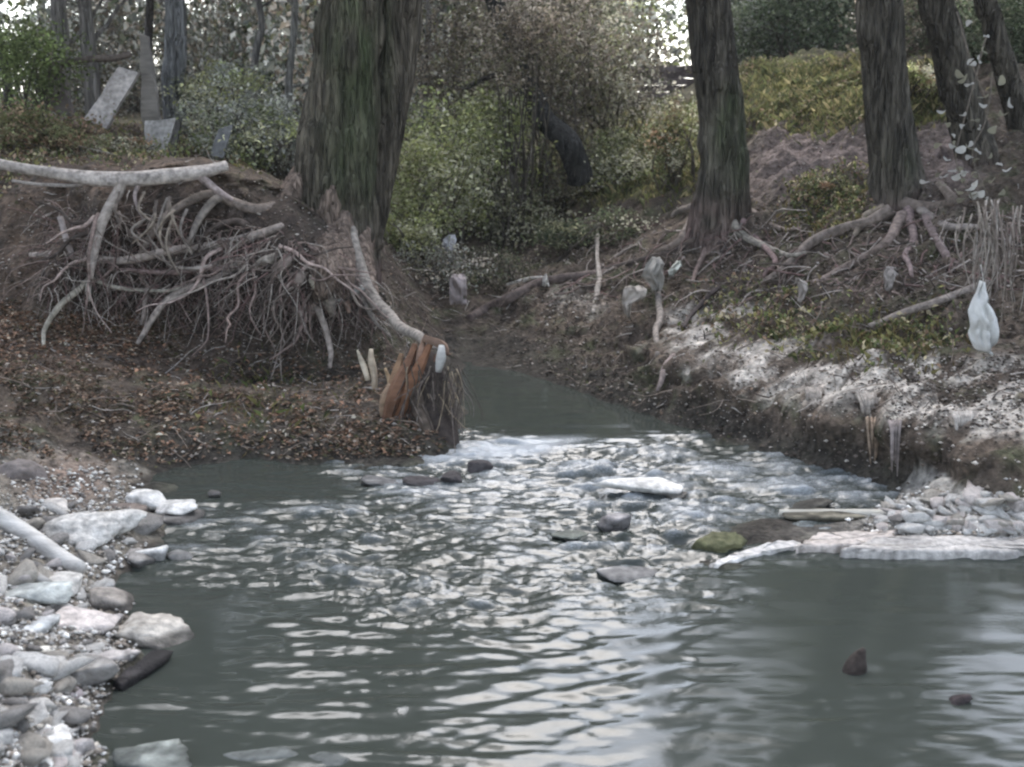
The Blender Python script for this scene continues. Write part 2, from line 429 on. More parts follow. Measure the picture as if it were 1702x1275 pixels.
# ------------------------------------------------------------------ WATER
wx = axis(-3.6, 4.2, 0.016, 60, 1.25); wy = axis(3.3, 11.2, 0.018, 60, 1.25)
X2, Y2 = np.meshgrid(wx, wy)
Uw, Vw = px(X2, Y2, 0 * X2)
pool = sm(1070, 1290, Uw + 45 * noise2(X2 * 2.2, Y2 * 5, 4)) * sm(905, 950, Vw)
upst = 1 - sm(700, 745, Vw + 20 * np.sin(Uw / 90) + 14 * (Uw > 1150) + np.clip(Uw - 900, 0, 400) * .04)
upst = np.where(Uw > 1180, (1 - sm(770, 800, Vw)) * 0 , upst)
riff = (1 - upst) * (1 - pool) * (1 - sm(985, 1060, Vw + 30 * noise2(X2 * 2, Y2 * 2, 8) + .12 * (700 - Uw).clip(0, 500)))
riff *= 1 - .92 * (1 - sm(420, 640, Uw + (Vw - 780) * -1.2)) * (1 - sm(800, 860, Vw))
low = (1 - upst) * (1 - pool) * (1 - riff)
lcalm = 1 - .9 * np.clip(1.4 - np.sqrt(((Uw - 320) / 110) ** 2 + ((Vw - 1040) / 90) ** 2), 0, 1)
low *= lcalm
amp = np.clip(fbm2(X2 * 1.3, Y2 * 1.3, 2, 90) * .5 + .9, .65, 1.5)
wp = X2 * .35 + .25 * noise2(X2 * 1.5, Y2 * 1.5, 14)
h = riff * amp * (.022 * fbm2(X2 * 3, Y2 * 8, 3, 100) + .013 * fbm2(X2 * 7, Y2 * 19, 2, 110) + .005 * fbm2(X2 * 28, Y2 * 50, 2, 115))
train = np.sin((Y2 + wp) * 2 * math.pi / .135) * np.clip(fbm2(X2 * 2.6, Y2 * 2.6, 2, 120) + .15, 0, 1)
h += low * amp.clip(.2, 1.4) * .68 * (.005 * train + .0055 * fbm2(X2 * 1.8, Y2 * 7, 2, 130) + .0045 * fbm2(X2 * 5, Y2 * 26, 2, 140) + .0022 * fbm2(X2 * 16, Y2 * 50, 2, 145))
cst = np.exp(-(((Uw - 1040) / 190) ** 2 + ((Vw - 1130) / 150) ** 2))
h += cst * (1 - pool) * (.0055 * np.sin((Y2 - .45 * X2 + .05 * noise2(X2 * 3, Y2 * 3, 2)) * 2 * math.pi / .17))
h += pool * (.0014 * fbm2(X2 * 3, Y2 * 7, 2, 150) + .0035 * sm(1040, 1180, Vw) * fbm2(X2 * 5, Y2 * 14, 2, 155))
h += upst * .0016 * fbm2(X2 * 4, Y2 * 7, 2, 160)
nearw = sm(3.3 - 8, 3.3, Y2) * (np.abs(X2) < 5)
h *= nearw * (1 - .8 * np.exp(-((Uw - 1092) / 60) ** 2) * sm(960, 1010, Vw))
foamv = riff * np.clip(.26 + h * 8 + .16 * fbm2(X2 * 7, Y2 * 15, 4, 170), 0, 1)
foamv += np.exp(-(((Uw - 860) / 130) ** 2 + ((Vw - 742 - (860 - Uw) * .12) / 14) ** 2)) * .9
foamv += riff * np.exp(-((Vw - 800) / 70) ** 2) * .25
foamv = np.clip(foamv, 0, 1) * (1 - pool)
cf = np.stack([foamv, riff, pool], -1)
idx = np.arange(X2.size).reshape(X2.shape)
Fq = np.stack([idx[:-1, :-1], idx[:-1, 1:], idx[1:, 1:], idx[1:, :-1]], -1).reshape(-1, 4)
mw = bpy.data.materials.new('creek_water'); mw.use_nodes = True
nn, ll = mw.node_tree.nodes, mw.node_tree.links
p = nn['Principled BSDF']
p.inputs['Roughness'].default_value = .04; p.inputs['IOR'].default_value = 1.36
att = nn.new('ShaderNodeAttribute'); att.attribute_name = 'Col'
sp = nn.new('ShaderNodeSeparateColor'); ll.new(att.outputs['Color'], sp.inputs[0])
tc = nn.new('ShaderNodeTexCoord')
mp = nn.new('ShaderNodeMapping'); mp.inputs['Scale'].default_value = (1, 2.0, 1); ll.new(tc.outputs['Object'], mp.inputs[0])
fn = nn.new('ShaderNodeTexNoise'); fn.inputs['Scale'].default_value = 75; fn.inputs['Detail'].default_value = 6; fn.inputs['Roughness'].default_value = .7
ll.new(mp.outputs[0], fn.inputs['Vector'])
ad = nn.new('ShaderNodeMath'); ad.operation = 'ADD'; ll.new(sp.outputs[0], ad.inputs[0]); ll.new(fn.outputs[0], ad.inputs[1])
fr_ = nn.new('ShaderNodeMapRange'); fr_.inputs['From Min'].default_value = .85; fr_.inputs['From Max'].default_value = 1.5
fr_.inputs['To Max'].default_value = .8
ll.new(ad.outputs[0], fr_.inputs[0])
mc = nn.new('ShaderNodeMix'); mc.data_type = 'RGBA'
mc.inputs['A'].default_value = (.044, .050, .043, 1); mc.inputs['B'].default_value = (.40, .43, .46, 1)
ll.new(fr_.outputs[0], mc.inputs['Factor']); ll.new(mc.outputs['Result'], p.inputs['Base Color'])
rr = nn.new('ShaderNodeMapRange'); rr.inputs['To Min'].default_value = .11; rr.inputs['To Max'].default_value = .5
ll.new(fr_.outputs[0], rr.inputs[0]); ll.new(rr.outputs[0], p.inputs['Roughness'])
bn = nn.new('ShaderNodeTexNoise'); bn.inputs['Scale'].default_value = 30; bn.inputs['Detail'].default_value = 3
ll.new(mp.outputs[0], bn.inputs['Vector'])
bs = nn.new('ShaderNodeMapRange'); bs.inputs['To Min'].default_value = .04; bs.inputs['To Max'].default_value = .35
ll.new(sp.outputs[1], bs.inputs[0])
bp = nn.new('ShaderNodeBump'); bp.inputs['Distance'].default_value = .008
ll.new(bs.outputs[0], bp.inputs['Strength']); ll.new(bn.outputs[0], bp.inputs['Height']); ll.new(bp.outputs[0], p.inputs['Normal'])
water = MB().add(np.stack([X2, Y2, h], -1).reshape(-1, 3), Fq, cf.reshape(-1, 3)).build('water', mw)
tag(water, kind='structure')

# ------------------------------------------------------------------ TREES BY THE CREEK
C_BARK = (.10, .086, .066); C_ROOT = (.165, .135, .115); C_PALE = (.27, .235, .205); C_DARK = (.07, .055, .047)
def trunk_mesh(name, path, rads, n, sides, parent, ridge, col=C_BARK, moss=None, flare=0.0, m=None, top=None, lobes=5, seed=1):
    mb = MB()
    P = [A(*q) for q in path]; P[0] = P[0] + [0, 0, -.25]
    rads = list(rads)
    if top:
        for t, r in top: P.append(np.array(t, float)); rads.append(r)
    P = P[::-1]; rads = rads[::-1]
    V, TH, S = tube(mb, P, rads, (1, 1, 1), n=n, sides=sides, wob=.10, seed=seed, ridge=ridge, caps=True)
    v = mb.v[0]
    zb = v[:, 2].min()
    # buttress lobes near the foot
    if flare:
        cx, cy = P[-1][0], P[-1][1]
        hgt_ = v[:, 2] - zb
        ang = np.arctan2(v[:, 1] - cy, v[:, 0] - cx)
        k = np.exp(-hgt_ / .38) * flare * (.55 + .45 * np.cos(ang * lobes + seed) + .3 * noise2(ang * 3, hgt_ * 2, seed))
        d = v[:, :2] - np.array([cx, cy]); dn = np.linalg.norm(d, axis=1)[:, None] + 1e-6
        v[:, :2] += d / dn * k[:, None]
    g = noise3(v[:, 0] * 16, v[:, 1] * 16, v[:, 2] * 3, seed) + .7 * noise3(v[:, 0] * 40, v[:, 1] * 40, v[:, 2] * 7, seed + 1)
    c = np.array(col) * (1 + .45 * g)[:, None]
    if moss is not None:
        u, _ = px(v[:, 0], v[:, 1], v[:, 2])
        mm = np.zeros(len(v))
        for (u0, du, z0, z1, s) in moss:
            mm = np.maximum(mm, s * np.exp(-((u - u0) / du) ** 2) * sm(z0, z0 + .5, v[:, 2]) * (1 - sm(z1 - .6, z1, v[:, 2])))
        mm = np.clip(mm * (.7 + .8 * noise3(v[:, 0] * 7, v[:, 1] * 7, v[:, 2] * 3, 5)), 0, .85)
        c = c + (np.array([.06, .085, .035]) - c) * mm[:, None]
    foot = np.exp(-(np.maximum(v[:, 2] - zb - .35, 0) / .22) ** 2) * (.6 + .6 * noise3(v[:, 0] * 6, v[:, 1] * 6, v[:, 2] * 6, 8))
    c = c + (np.array([.19, .135, .12]) - c) * np.clip(foot, 0, .9)[:, None]
    mb.c[0] = c
    return mb.build(name, m or M_BARK, parent, loc=world_loc(parent))
LEAFC = [(.07, .085, .03), (.10, .10, .035), (.13, .12, .05), (.05, .06, .03), (.11, .08, .05)]
def crown_mesh(name, parent, centre, rad, nb, per, size, seed, cols=LEAFC, trunk_top=None, share=0.7, m=None):
    """limbs that fork out of the trunk, with bunches of leaves round their ends"""
    r = np.random.default_rng(seed); mb = MB(); lb = MB()
    P = []
    centre = np.array(centre, float); rad = np.array(rad, float)
    for k in range(nb):
        d = r.normal(size=3); d /= np.linalg.norm(d)
        e = centre + d * rad * (.35 + .65 * r.random() ** .6)
        if trunk_top is not None:
            s = np.array(trunk_top, float) - [0, 0, rad[2] * .9 * r.random()]
            mid = (s + e) / 2 + r.normal(size=3) * .15 * rad
            tube(lb, [s, mid, e], [.035 * rad[0] / 2 + .015, .02, .008], C_BARK, n=8, sides=5, seed=int(r.integers(999)))
        sp_ = rad * (.16 + .16 * r.random())
        P.append(e + r.normal(size=(per, 3)) * sp_)
    P = np.concatenate(P)
    leaves(mb, P, size, pal(cols, len(P), .3, seed), seed=seed)
    if lb.v: mb2 = lb.build('limbs', M_BARK, parent, loc=world_loc(parent))
    return mb.build(name, m or M_LEAF, parent, loc=world_loc(parent), smooth=False)

# --- the big twin tree on the left bank
b1 = A(545, 440, 10.5)
T1 = empty('creekside_tree', b1, 'huge ridged twin trunk with mossy bark and bared roots on the undercut left bank', 'tree')
t1a = trunk_mesh('trunk', [(545, 480, 10.55), (548, 430, 10.52), (552, 370, 10.5), (560, 270, 10.5), (572, 150, 10.5), (583, 20, 10.5), (590, -120, 10.5)],
    [.40, .385, .37, .345, .305, .265, .25], 420, 150, T1, (.020, 10, .55), moss=[(582, 45, 1.2, 6, .7)], flare=.26,
    top=[((-1.25, 10.6, 6), .22), ((-1.1, 10.9, 9), .16), ((-1.0, 11, 12), .08)], seed=4)
t1b = trunk_mesh('trunk', [(600, 470, 10.62), (602, 430, 10.62), (608, 380, 10.62), (628, 270, 10.66), (650, 150, 10.7), (663, 20, 10.72), (672, -120, 10.75)],
    [.15, .155, .165, .175, .18, .18, .17], 420, 110, T1, (.018, 7, .55), moss=[(640, 15, 2, 4, .3)], flare=.07,
    top=[((-.8, 10.9, 6), .15), ((-.4, 11.2, 9), .11), ((-.1, 11.4, 12), .05)], seed=9)
t1a['label'] = 'thicker left trunk with green moss'; t1b['label'] = 'thinner right trunk beside the dark cleft'
crown_mesh('crown', T1, (-2.6, 11.0, 13.2), (3.6, 3.0, 2.2), 90, 110, .14, 11, trunk_top=(-1.5, 11, 9))

def root(parent, pts, rad, col=C_ROOT, name='root', sides=9, lump=.02, seed=None, world=False, mb=None, m=None, wob=.22):
    P = np.array([p if world else A(*p) for p in pts])
    q = mb or MB()
    L = np.linalg.norm(np.diff(P, axis=0), axis=1).sum()
    tube(q, P, rad, np.array(col) * (.75 if max(col) > .2 and parent is not None else 1), n=int(max(8, min(70, L / .03))), sides=sides, lump=lump, seed=seed, wob=wob)
    if mb is None: return q.build(name, m or M_ROOT, parent, loc=world_loc(parent) if parent else P.mean(0))
Rm = .0051
big = [
 # (u,v,Y)..., radii in photo pixels, colour
 ([(470, 375, 10.1), (420, 392, 9.95), (360, 405, 9.8), (280, 420, 9.7), (200, 432, 9.65), (120, 430, 9.65), (50, 424, 9.7)], [5, 9, 9, 8.5, 8, 7.5, 4], (.40, .34, .30)),
 ([(480, 345, 10.2), (430, 345, 10.05), (390, 335, 9.95), (345, 322, 9.85), (300, 342, 9.75), (268, 372, 9.7), (240, 410, 9.7), (225, 440, 9.7)], [14, 10, 9, 8, 7, 6, 5, 3], C_ROOT),
 ([(372, 325, 9.9), (350, 340, 9.8), (330, 370, 9.75), (315, 408, 9.7)], [8, 7, 6, 5], C_PALE),
 ([(470, 400, 10), (455, 425, 9.85), (430, 440, 9.75), (405, 450, 9.7)], [9, 8, 7, 3], (.36, .32, .27)),
 ([(495, 395, 10), (478, 430, 9.8), (460, 460, 9.75), (440, 500, 9.75), (430, 530, 9.8)], [11, 10, 9, 7, 5], C_ROOT),
 ([(478, 390, 9.95), (495, 430, 9.7), (520, 465, 9.6), (545, 500, 9.65)], [6, 6, 6, 5], (.46, .42, .34)),
 ([(520, 420, 9.9), (500, 460, 9.75), (478, 495, 9.7), (460, 525, 9.75)], [10, 9, 7, 2], C_ROOT),
 ([(450, 395, 10), (400, 440, 9.75), (350, 465, 9.65), (290, 490, 9.55), (250, 530, 9.45), (228, 572, 9.35)], [9, 7, 6, 5.5, 5, 3], (.34, .29, .25)),
 ([(440, 430, 9.9), (380, 448, 9.75), (300, 452, 9.7), (200, 448, 9.65)], [7, 6, 5, 3], (.30, .22, .20)),
 ([(580, 325, 10.5), (592, 420, 10.0), (612, 490, 9.75), (640, 525, 9.4), (675, 550, 9.0), (705, 565, 8.6), (735, 580, 8.35)], [8, 14, 12, 9, 8, 7, 5], (.34, .30, .26)),
 ([(585, 430, 10.1), (590, 470, 9.9), (610, 510, 9.7), (650, 560, 9.35)], [9, 8, 5, 1.5], C_PALE),
 ([(540, 440, 10), (545, 480, 9.85), (552, 525, 9.72)], [22, 18, 5], (.33, .29, .25)),
 ([(556, 390, 10.25), (560, 430, 10.05), (572, 480, 9.9), (580, 520, 9.75)], [16, 18, 12, 3], (.36, .25, .20)),
 ([(500, 505, 9.75), (525, 512, 9.7), (540, 540, 9.65), (546, 580, 9.6), (548, 612, 9.55)], [6, 7, 6, 5, 3], (.40, .34, .30)),
 ([(455, 505, 9.75), (490, 510, 9.7), (505, 530, 9.68), (510, 555, 9.66)], [5, 5, 5, 3], C_ROOT),
 ([(545, 500, 9.75), (560, 498, 9.7), (580, 490, 9.7), (605, 478, 9.75)], [8, 8, 7, 6], (.38, .37, .34)),
 ([(455, 440, 9.85), (462, 470, 9.7), (465, 505, 9.7), (463, 545, 9.75)], [9, 9, 8, 5], C_DARK),
 ([(425, 400, 9.95), (410, 380, 9.85), (385, 372, 9.8), (350, 385, 9.75), (325, 420, 9.75)], [7, 6, 5, 4, 3], C_DARK),
 ([(400, 425, 9.8), (360, 432, 9.75), (330, 455, 9.72), (300, 490, 9.7)], [5, 4, 4, 3], C_ROOT),
 ([(150, 462, 9.6), (122, 490, 9.45), (98, 515, 9.35), (78, 545, 9.3), (72, 575, 9.25)], [5, 6, 5, 4, 3], (.42, .38, .31)),
 ([(150, 462, 9.6), (200, 480, 9.6), (260, 482, 9.6), (320, 476, 9.65)], [4, 4, 3, 3], (.36, .33, .27)),
 ([(150, 462, 9.6), (147, 480, 9.5), (148, 500, 9.45)], [5, 5, 3], (.5, .46, .4)),
 ([(120, 425, 9.6), (112, 395, 9.6), (100, 360, 9.62)], [4, 5, 6], (.36, .31, .29)),
 ([(245, 480, 9.6), (240, 510, 9.5), (235, 540, 9.4)], [4, 4, 3], C_ROOT),
]
for pts, r, c in big:
    pts = [(u, v + (2 if 0 else 0), Y_ + .2) if i_ == 0 and v > 380 and u > 380 else (u, v, (min(Y_, hit(u, v)[1] - .02) if (v > 445 or u < 480) else Y_)) for i_, (u, v, Y_) in enumerate(pts)]
    rt = root(T1, pts, np.array(r) * Rm * .92, c)
    rt.name = 'root'
for pts, r in [([(540, 330, 10.45), (505, 372, 10.25), (470, 398, 10.0), (436, 420, 9.8)], [44, 30, 18, 7]), ([(560, 330, 10.4), (546, 395, 10.2), (536, 450, 9.95), (528, 500, 9.75)], [48, 38, 24, 9]), ([(598, 350, 10.45), (598, 410, 10.3), (604, 465, 10.0), (624, 515, 9.75)], [30, 25, 17, 7]), ([(520, 290, 10.5), (478, 335, 10.3), (435, 352, 10.1), (392, 365, 9.95)], [34, 24, 14, 6]), ([(575, 345, 10.35), (572, 400, 10.15), (572, 455, 9.9), (566, 500, 9.75)], [34, 28, 20, 8])]:
    pts = [(u, v, min(Y_, hit(u, v)[1] - .03) if v > 440 else Y_) for u, v, Y_ in pts]
    root(T1, pts, np.array(r) * Rm, (.34, .26, .21), lump=.03, wob=.4, sides=18, m=M_BARK, name='buttress_root')
def wander(s, d, L, steps, grav, wig, r):
    P = [np.array(s, float)]; d = np.array(d, float); d /= np.linalg.norm(d)
    for k in range(steps):
        d = d + r.normal(size=3) * wig + np.array([0, 0, -grav]); d /= np.linalg.norm(d)
        P.append(P[-1] + d * L / steps)
    return np.array(P)
rr_ = np.random.default_rng(5)
for k in range(54):
    t = rr_.random(); u = 600 - 470 * t + rr_.normal() * 15; v = 350 + 60 * (1 - t) + rr_.random() * 90 * (1 - .4 * t)
    s = hit(u, v) + [0, -.02 - .1 * rr_.random(), 0]
    d = np.array([-1.2 * rr_.random() - .1 if rr_.random() < .65 else .8, -.3, -.7 * rr_.random()])
    c = np.array(random.choice([C_ROOT, (.32, .25, .22), C_DARK, (.2, .15, .13), C_PALE]))
    P = wander(s, d, .35 + .75 * rr_.random(), 6, .12, .32, rr_)
    P[:, 1] = np.minimum(P[:, 1], s[1] + .03)
    q = MB(); tube(q, P, np.linspace(.008 + .014 * rr_.random(), .004, 7), c, n=26, sides=6, lump=.03)
    q.build('root', M_ROOT, T1, loc=world_loc(T1))
q = MB()
for k in range(1100):
    t = rr_.random() ** .8; u = 640 - 560 * t; v = 330 + 70 * (1 - t) + rr_.random() * 150
    s = hit(u, min(v, 560)) + [0, -.01 - .14 * rr_.random(), 0]
    d = np.array([rr_.normal() * .8 - .25, -.2, -1 + 1.3 * rr_.random()])
    c = np.array(random.choice([C_ROOT, (.20, .15, .13), (.17, .11, .10), C_DARK, (.36, .32, .28)]))
    P = wander(s, d, .15 + .45 * rr_.random(), 5, .25, .25, rr_)
    tube(q, P, np.linspace(.003 + .003 * rr_.random(), .0015, 6), c, n=10, sides=4, caps=False)
fr1 = q.build('fine_roots', M_ROOT, T1, loc=world_loc(T1)); fr1['kind'] = 'stuff'

# --- trees on the right bank
def rtree(name, base, label, path, rads, top, seed, moss=None, flare=.1, crown=None, n=260, sides=90):
    t = empty(name, A(*base), label, 'tree')
    trunk_mesh('trunk', path, rads, n, sides, t, (.014, 8, .6), moss=moss, flare=flare, top=top, seed=seed, col=(.088, .078, .062))
    if crown: crown_mesh('crown', t, crown[0], crown[1], crown[2], 110, .11, seed, trunk_top=top[-1][0])
    return t
T2 = rtree('bank_tree', (1200, 345, 11.7), 'dark mossy trunk rising beside the pale sky gap on the right bank, pinkish bare foot',
    [(1197, 375, 11.7), (1200, 330, 11.7), (1203, 270, 11.7), (1198, 190, 11.7), (1188, 100, 11.7), (1177, 0, 11.7), (1168, -100, 11.7)],
    [.27, .245, .225, .215, .21, .205, .2], [((2.0, 12, 6), .16), ((2.3, 12.3, 10), .08)], 21, moss=[(1215, 25, 1.2, 2.6, .8)],
    crown=((3.6, 13.4, 6.4), (1.3, 1.6, 1.3), 50))
T3 = rtree('bank_tree', (1482, 335, 10.9), 'straight grey brown trunk between the mossy trunk and the leaning one on the right bank',
    [(1490, 365, 10.9), (1490, 325, 10.9), (1484, 270, 10.9), (1474, 180, 10.9), (1467, 90, 10.9), (1461, 0, 10.9), (1455, -100, 10.9)],
    [.27, .235, .21, .2, .195, .19, .19], [((3.25, 11, 6), .15), ((3.3, 11.4, 10), .08)], 33, moss=[(1500, 20, 1.4, 2.1, .7)], flare=.16,
    crown=((4.6, 12.6, 6.4), (1.6, 1.5, 1.4), 50))
T4 = rtree('bank_tree', (1625, 270, 11.3), 'leaning dark trunk sloping down to the right beside the pale leaved vine',
    [(1636, 320, 11.3), (1622, 260, 11.3), (1604, 190, 11.3), (1584, 110, 11.3), (1568, 40, 11.3), (1555, -30, 11.3)],
    [.2, .18, .165, .155, .15, .15], [((3.6, 11.4, 5), .12), ((3.0, 11.6, 9), .06)], 45, crown=((4.4, 13.6, 6.4), (1.5, 1.4, 1.4), 35), flare=.06)
T5 = rtree('bank_tree', (1700, 240, 11.9), 'thin dark leaning trunk at the far right edge of the photo behind the vine',
    [(1716, 320, 11.9), (1698, 220, 11.9), (1672, 120, 11.9), (1650, 40, 11.9), (1634, -30, 11.9)],
    [.13, .12, .11, .10, .10], [((4.1, 12.0, 5), .08), ((3.8, 12.2, 8), .05)], 51, flare=.04)
def hroot(parent, pts, rad, col, off=.03, up=.0, name='root'):
    """a root that lies on the ground along spots measured on the slope"""
    P = []
    for p in pts:
        h_ = hit(p[0], p[1]); d = ray(p[0], p[1]); d = d / np.linalg.norm(d)
        P.append(h_ - d * (off + (p[2] if len(p) > 2 else 0)))
    return root(parent, P, np.array(rad) * Rm, col, name=name, world=True)
for tr, pts, rad, col in [
    (T2, [(1185, 330, .1), (1160, 350), (1140, 380), (1120, 410), (1085, 420)], [12, 12, 9, 7, 4], (.23,.185,.155)),
    (T2, [(1150, 345, .05), (1130, 352), (1118, 360)], [9, 8, 5], (.25,.21,.18)),
    (T2, [(1205, 340, .1), (1222, 372), (1235, 395), (1275, 412), (1310, 425), (1340, 420)], [11, 8, 7, 6, 5, 3], (.28, .25, .21)),
    (T2, [(1215, 340, .1), (1245, 350), (1290, 375), (1330, 380)], [10, 7, 5, 3], (.2,.16,.135)),
    (T2, [(1180, 350, .1), (1165, 385), (1130, 415), (1075, 430), (1010, 450), (960, 462)], [10, 8, 7, 7, 6, 4], C_DARK),
    (T2, [(1190, 360, .1), (1180, 400), (1165, 440), (1150, 470)], [9, 7, 6, 3], (.2, .15, .13)),
    (T2, [(1230, 360, .08), (1260, 400), (1285, 430), (1270, 460)], [8, 6, 5, 3], (.2, .14, .13)),
    (T3, [(1480, 350, .1), (1450, 372), (1400, 385), (1350, 405), (1310, 440), (1265, 470)], [13, 12, 11, 9, 6, 4], (.21,.17,.145)),
    (T3, [(1500, 340, .1), (1550, 345), (1585, 330), (1560, 305)], [13, 12, 10, 6], (.15,.12,.1)),
    (T3, [(1470, 345, .1), (1440, 360), (1420, 392)], [10, 8, 4], (.2,.165,.13)),
    (T3, [(1500, 360, .1), (1480, 400), (1430, 430), (1390, 450), (1350, 470)], [11, 9, 8, 6, 4], (.18,.14,.12)),
    (T3, [(1510, 350, .1), (1520, 395), (1505, 430), (1515, 460)], [9, 7, 5, 3], (.2, .15, .14)),
    (T3, [(1530, 350, .1), (1580, 380), (1620, 375), (1650, 372)], [8, 6, 5, 3], (.3, .26, .23)),
    (T3, [(1540, 360, .05), (1560, 410), (1590, 440), (1640, 450)], [8, 7, 5, 3], (.17, .13, .12))]:
    hroot(tr, pts, np.array(rad) * .95, col)
q3 = {T2: MB(), T3: MB()}
for k in range(420):
    tr = T2 if rr_.random() < .55 else T3
    u = rr_.uniform(930, 1330) if tr is T2 else rr_.uniform(1300, 1700)
    v = rr_.uniform(365, 500) if tr is T2 else rr_.uniform(350, 490)
    s = hit(u, v) + [0, -.03, .02]
    P = wander(s, [rr_.normal() * .9, -.5, -.3], .2 + .5 * rr_.random(), 5, .12, .25, rr_)
    P[:, 2] = np.maximum(P[:, 2], terr(P[:, 0], P[:, 1]) + .006)
    c = np.array(random.choice([C_ROOT, (.20, .15, .13), (.17, .11, .10), C_DARK, (.30, .26, .23)]))
    tube(q3[tr], P, np.linspace(.004 + .007 * rr_.random(), .0015, 6), c, n=10, sides=4, caps=False)
for tr in q3:
    o = q3[tr].build('fine_roots', M_ROOT, tr, loc=world_loc(tr)); o['kind'] = 'stuff'

# ------------------------------------------------------------------ FALLEN WOOD
B = empty('fallen_branch', A(200, 300, 9.6), 'long bleached branch lying level across the top of the root tangle, forked at its middle', 'branch')
root(B, [(-60, 262, 9.5), (20, 276, 9.55), (100, 292, 9.6), (180, 299, 9.6), (250, 297, 9.65), (320, 286, 9.7), (378, 276, 9.8)], np.array([8, 8.5, 9.5, 11, 11, 11, 8]) * Rm, (.46, .41, .37), name='stem', sides=14)
root(B, [(205, 300, 9.6), (188, 340, 9.55), (170, 385, 9.5), (158, 428, 9.45), (150, 465, 9.4)], np.array([8, 8, 7.5, 6.5, 4]) * Rm, (.38, .33, .29), name='limb')
root(B, [(330, 290, 9.7), (350, 305, 9.72), (375, 325, 9.75), (385, 332, 9.8)], np.array([7, 6, 5, 4]) * Rm, (.40, .33, .31), name='limb')
root(B, [(20, 300, 9.6), (100, 306, 9.6), (160, 305, 9.62)], np.array([2.5, 2.5, 2]) * Rm, (.4, .36, .33), name='twig')
root(B, [(232, 305, 9.62), (225, 325, 9.58), (228, 345, 9.55), (238, 365, 9.55)], np.array([4, 3, 2.5, 1.5]) * Rm, (.36, .3, .28), name='twig')
for k in range(14):
    u0 = 190 + 150 * rr_.random(); v0 = 308 + rr_.random() * 60
    L = 25 + 80 * rr_.random() ** 1.5
    root(B, [(u0, v0, 9.56), (u0 - 4 + 12 * rr_.normal(), v0 + L * .5, 9.52), (u0 + 24 * rr_.normal(), v0 + L, 9.52)], np.array([2.6, 2.2, 1.2]) * Rm, random.choice([C_ROOT, C_PALE, (.3, .25, .2)]), name='twig', sides=6)

# broken orange stump end at the tip of the left bank
S = empty('broken_stump', G(700, 720, .05), 'splintered orange broken root end jutting over the water at the tip of the left bank', 'stump')
for u0, v0, u1, v1, u2, v2, w, c in [(640, 705, 662, 650, 690, 572, 13, (.17,.09,.055)), (655, 700, 680, 640, 716, 570, 14, (.21,.105,.06)), (665, 705, 690, 660, 728, 590, 12, (.13,.07,.045)), (648, 690, 650, 640, 668, 588, 9, (.24,.15,.09)), (676, 712, 700, 680, 724, 625, 9, (.14, .075, .05)), (636, 700, 640, 660, 652, 628, 7, (.3,.21,.14)), (690, 640, 700, 600, 705, 560, 9, (.22, .14, .10))]:
    q = MB(); Yq = 8.12 + .12 * rr_.random()
    tube(q, [A(u0, v0, Yq), A(u1, v1, Yq - .03), A(u2, v2, Yq + .06)], np.array([w * .8, w, w * .35]) * .0042, c, n=22, sides=7, wob=.45, lump=.03)
    q.build('split_wood', M_WOOD, S, loc=world_loc(S), smooth=False)
root(S, [(705, 562, 8.2), (735, 572, 8.15), (745, 590, 8.1)], np.array([8, 9, 3]) * .0042, (.17, .11, .08), name='split_wood', sides=9, wob=.6, m=M_WOOD)
root(S, [(735, 575, 8.12), (732, 595, 8.08), (728, 618, 8.08)], np.array([5, 7, 4]) * .0042, (.62, .60, .56), name='splinter', wob=.4, m=M_WOOD)
root(S, [(594, 582, 8.4), (602, 605, 8.38), (612, 632, 8.35)], np.array([1.5, 5, 4]) * .0042, (.62, .54, .42), name='splinter', wob=.3, m=M_WOOD)
root(S, [(617, 580, 8.4), (620, 605, 8.38), (622, 645, 8.35)], np.array([3, 6, 5]) * .0042, (.58, .48, .36), name='splinter', wob=.3, m=M_WOOD)
root(S, [(640, 612, 8.25), (650, 640, 8.25), (635, 668, 8.25)], np.array([2, 5, 4]) * .0042, (.5, .36, .22), name='splinter', wob=.3, m=M_WOOD)
root(S, [(700, 590, 8.3), (715, 640, 8.2), (735, 690, 8.1), (748, 745, 7.95), (750, 765, 7.92)], np.array([20, 26, 24, 17, 9]) * .0042, (.045, .035, .03), name='rotten_core', sides=14, wob=.5, lump=.04)
root(S, [(690, 640, 8.15), (700, 690, 8.05), (720, 740, 7.95)], np.array([14, 13, 8]) * .0042, (.09, .07, .055), name='rotten_core', sides=12, wob=.5, lump=.04)
q = MB()
for k in range(90):
    s = A(rr_.uniform(670, 770), rr_.uniform(600, 690), 8.0 + .12 * rr_.random())
    P = wander(s, [rr_.normal() * .4, -.15, -1], .15 + .3 * rr_.random(), 5, .3, .25, rr_)
    P = P[P[:, 2] > -.03]
    if len(P) > 2: tube(q, P, np.linspace(.005, .002, len(P)), random.choice([C_DARK, C_ROOT, (.06, .05, .04), (.25, .2, .14)]), n=9, sides=4, caps=False)
o = q.build('fine_roots', M_ROOT, S, loc=world_loc(S)); o['kind'] = 'stuff'

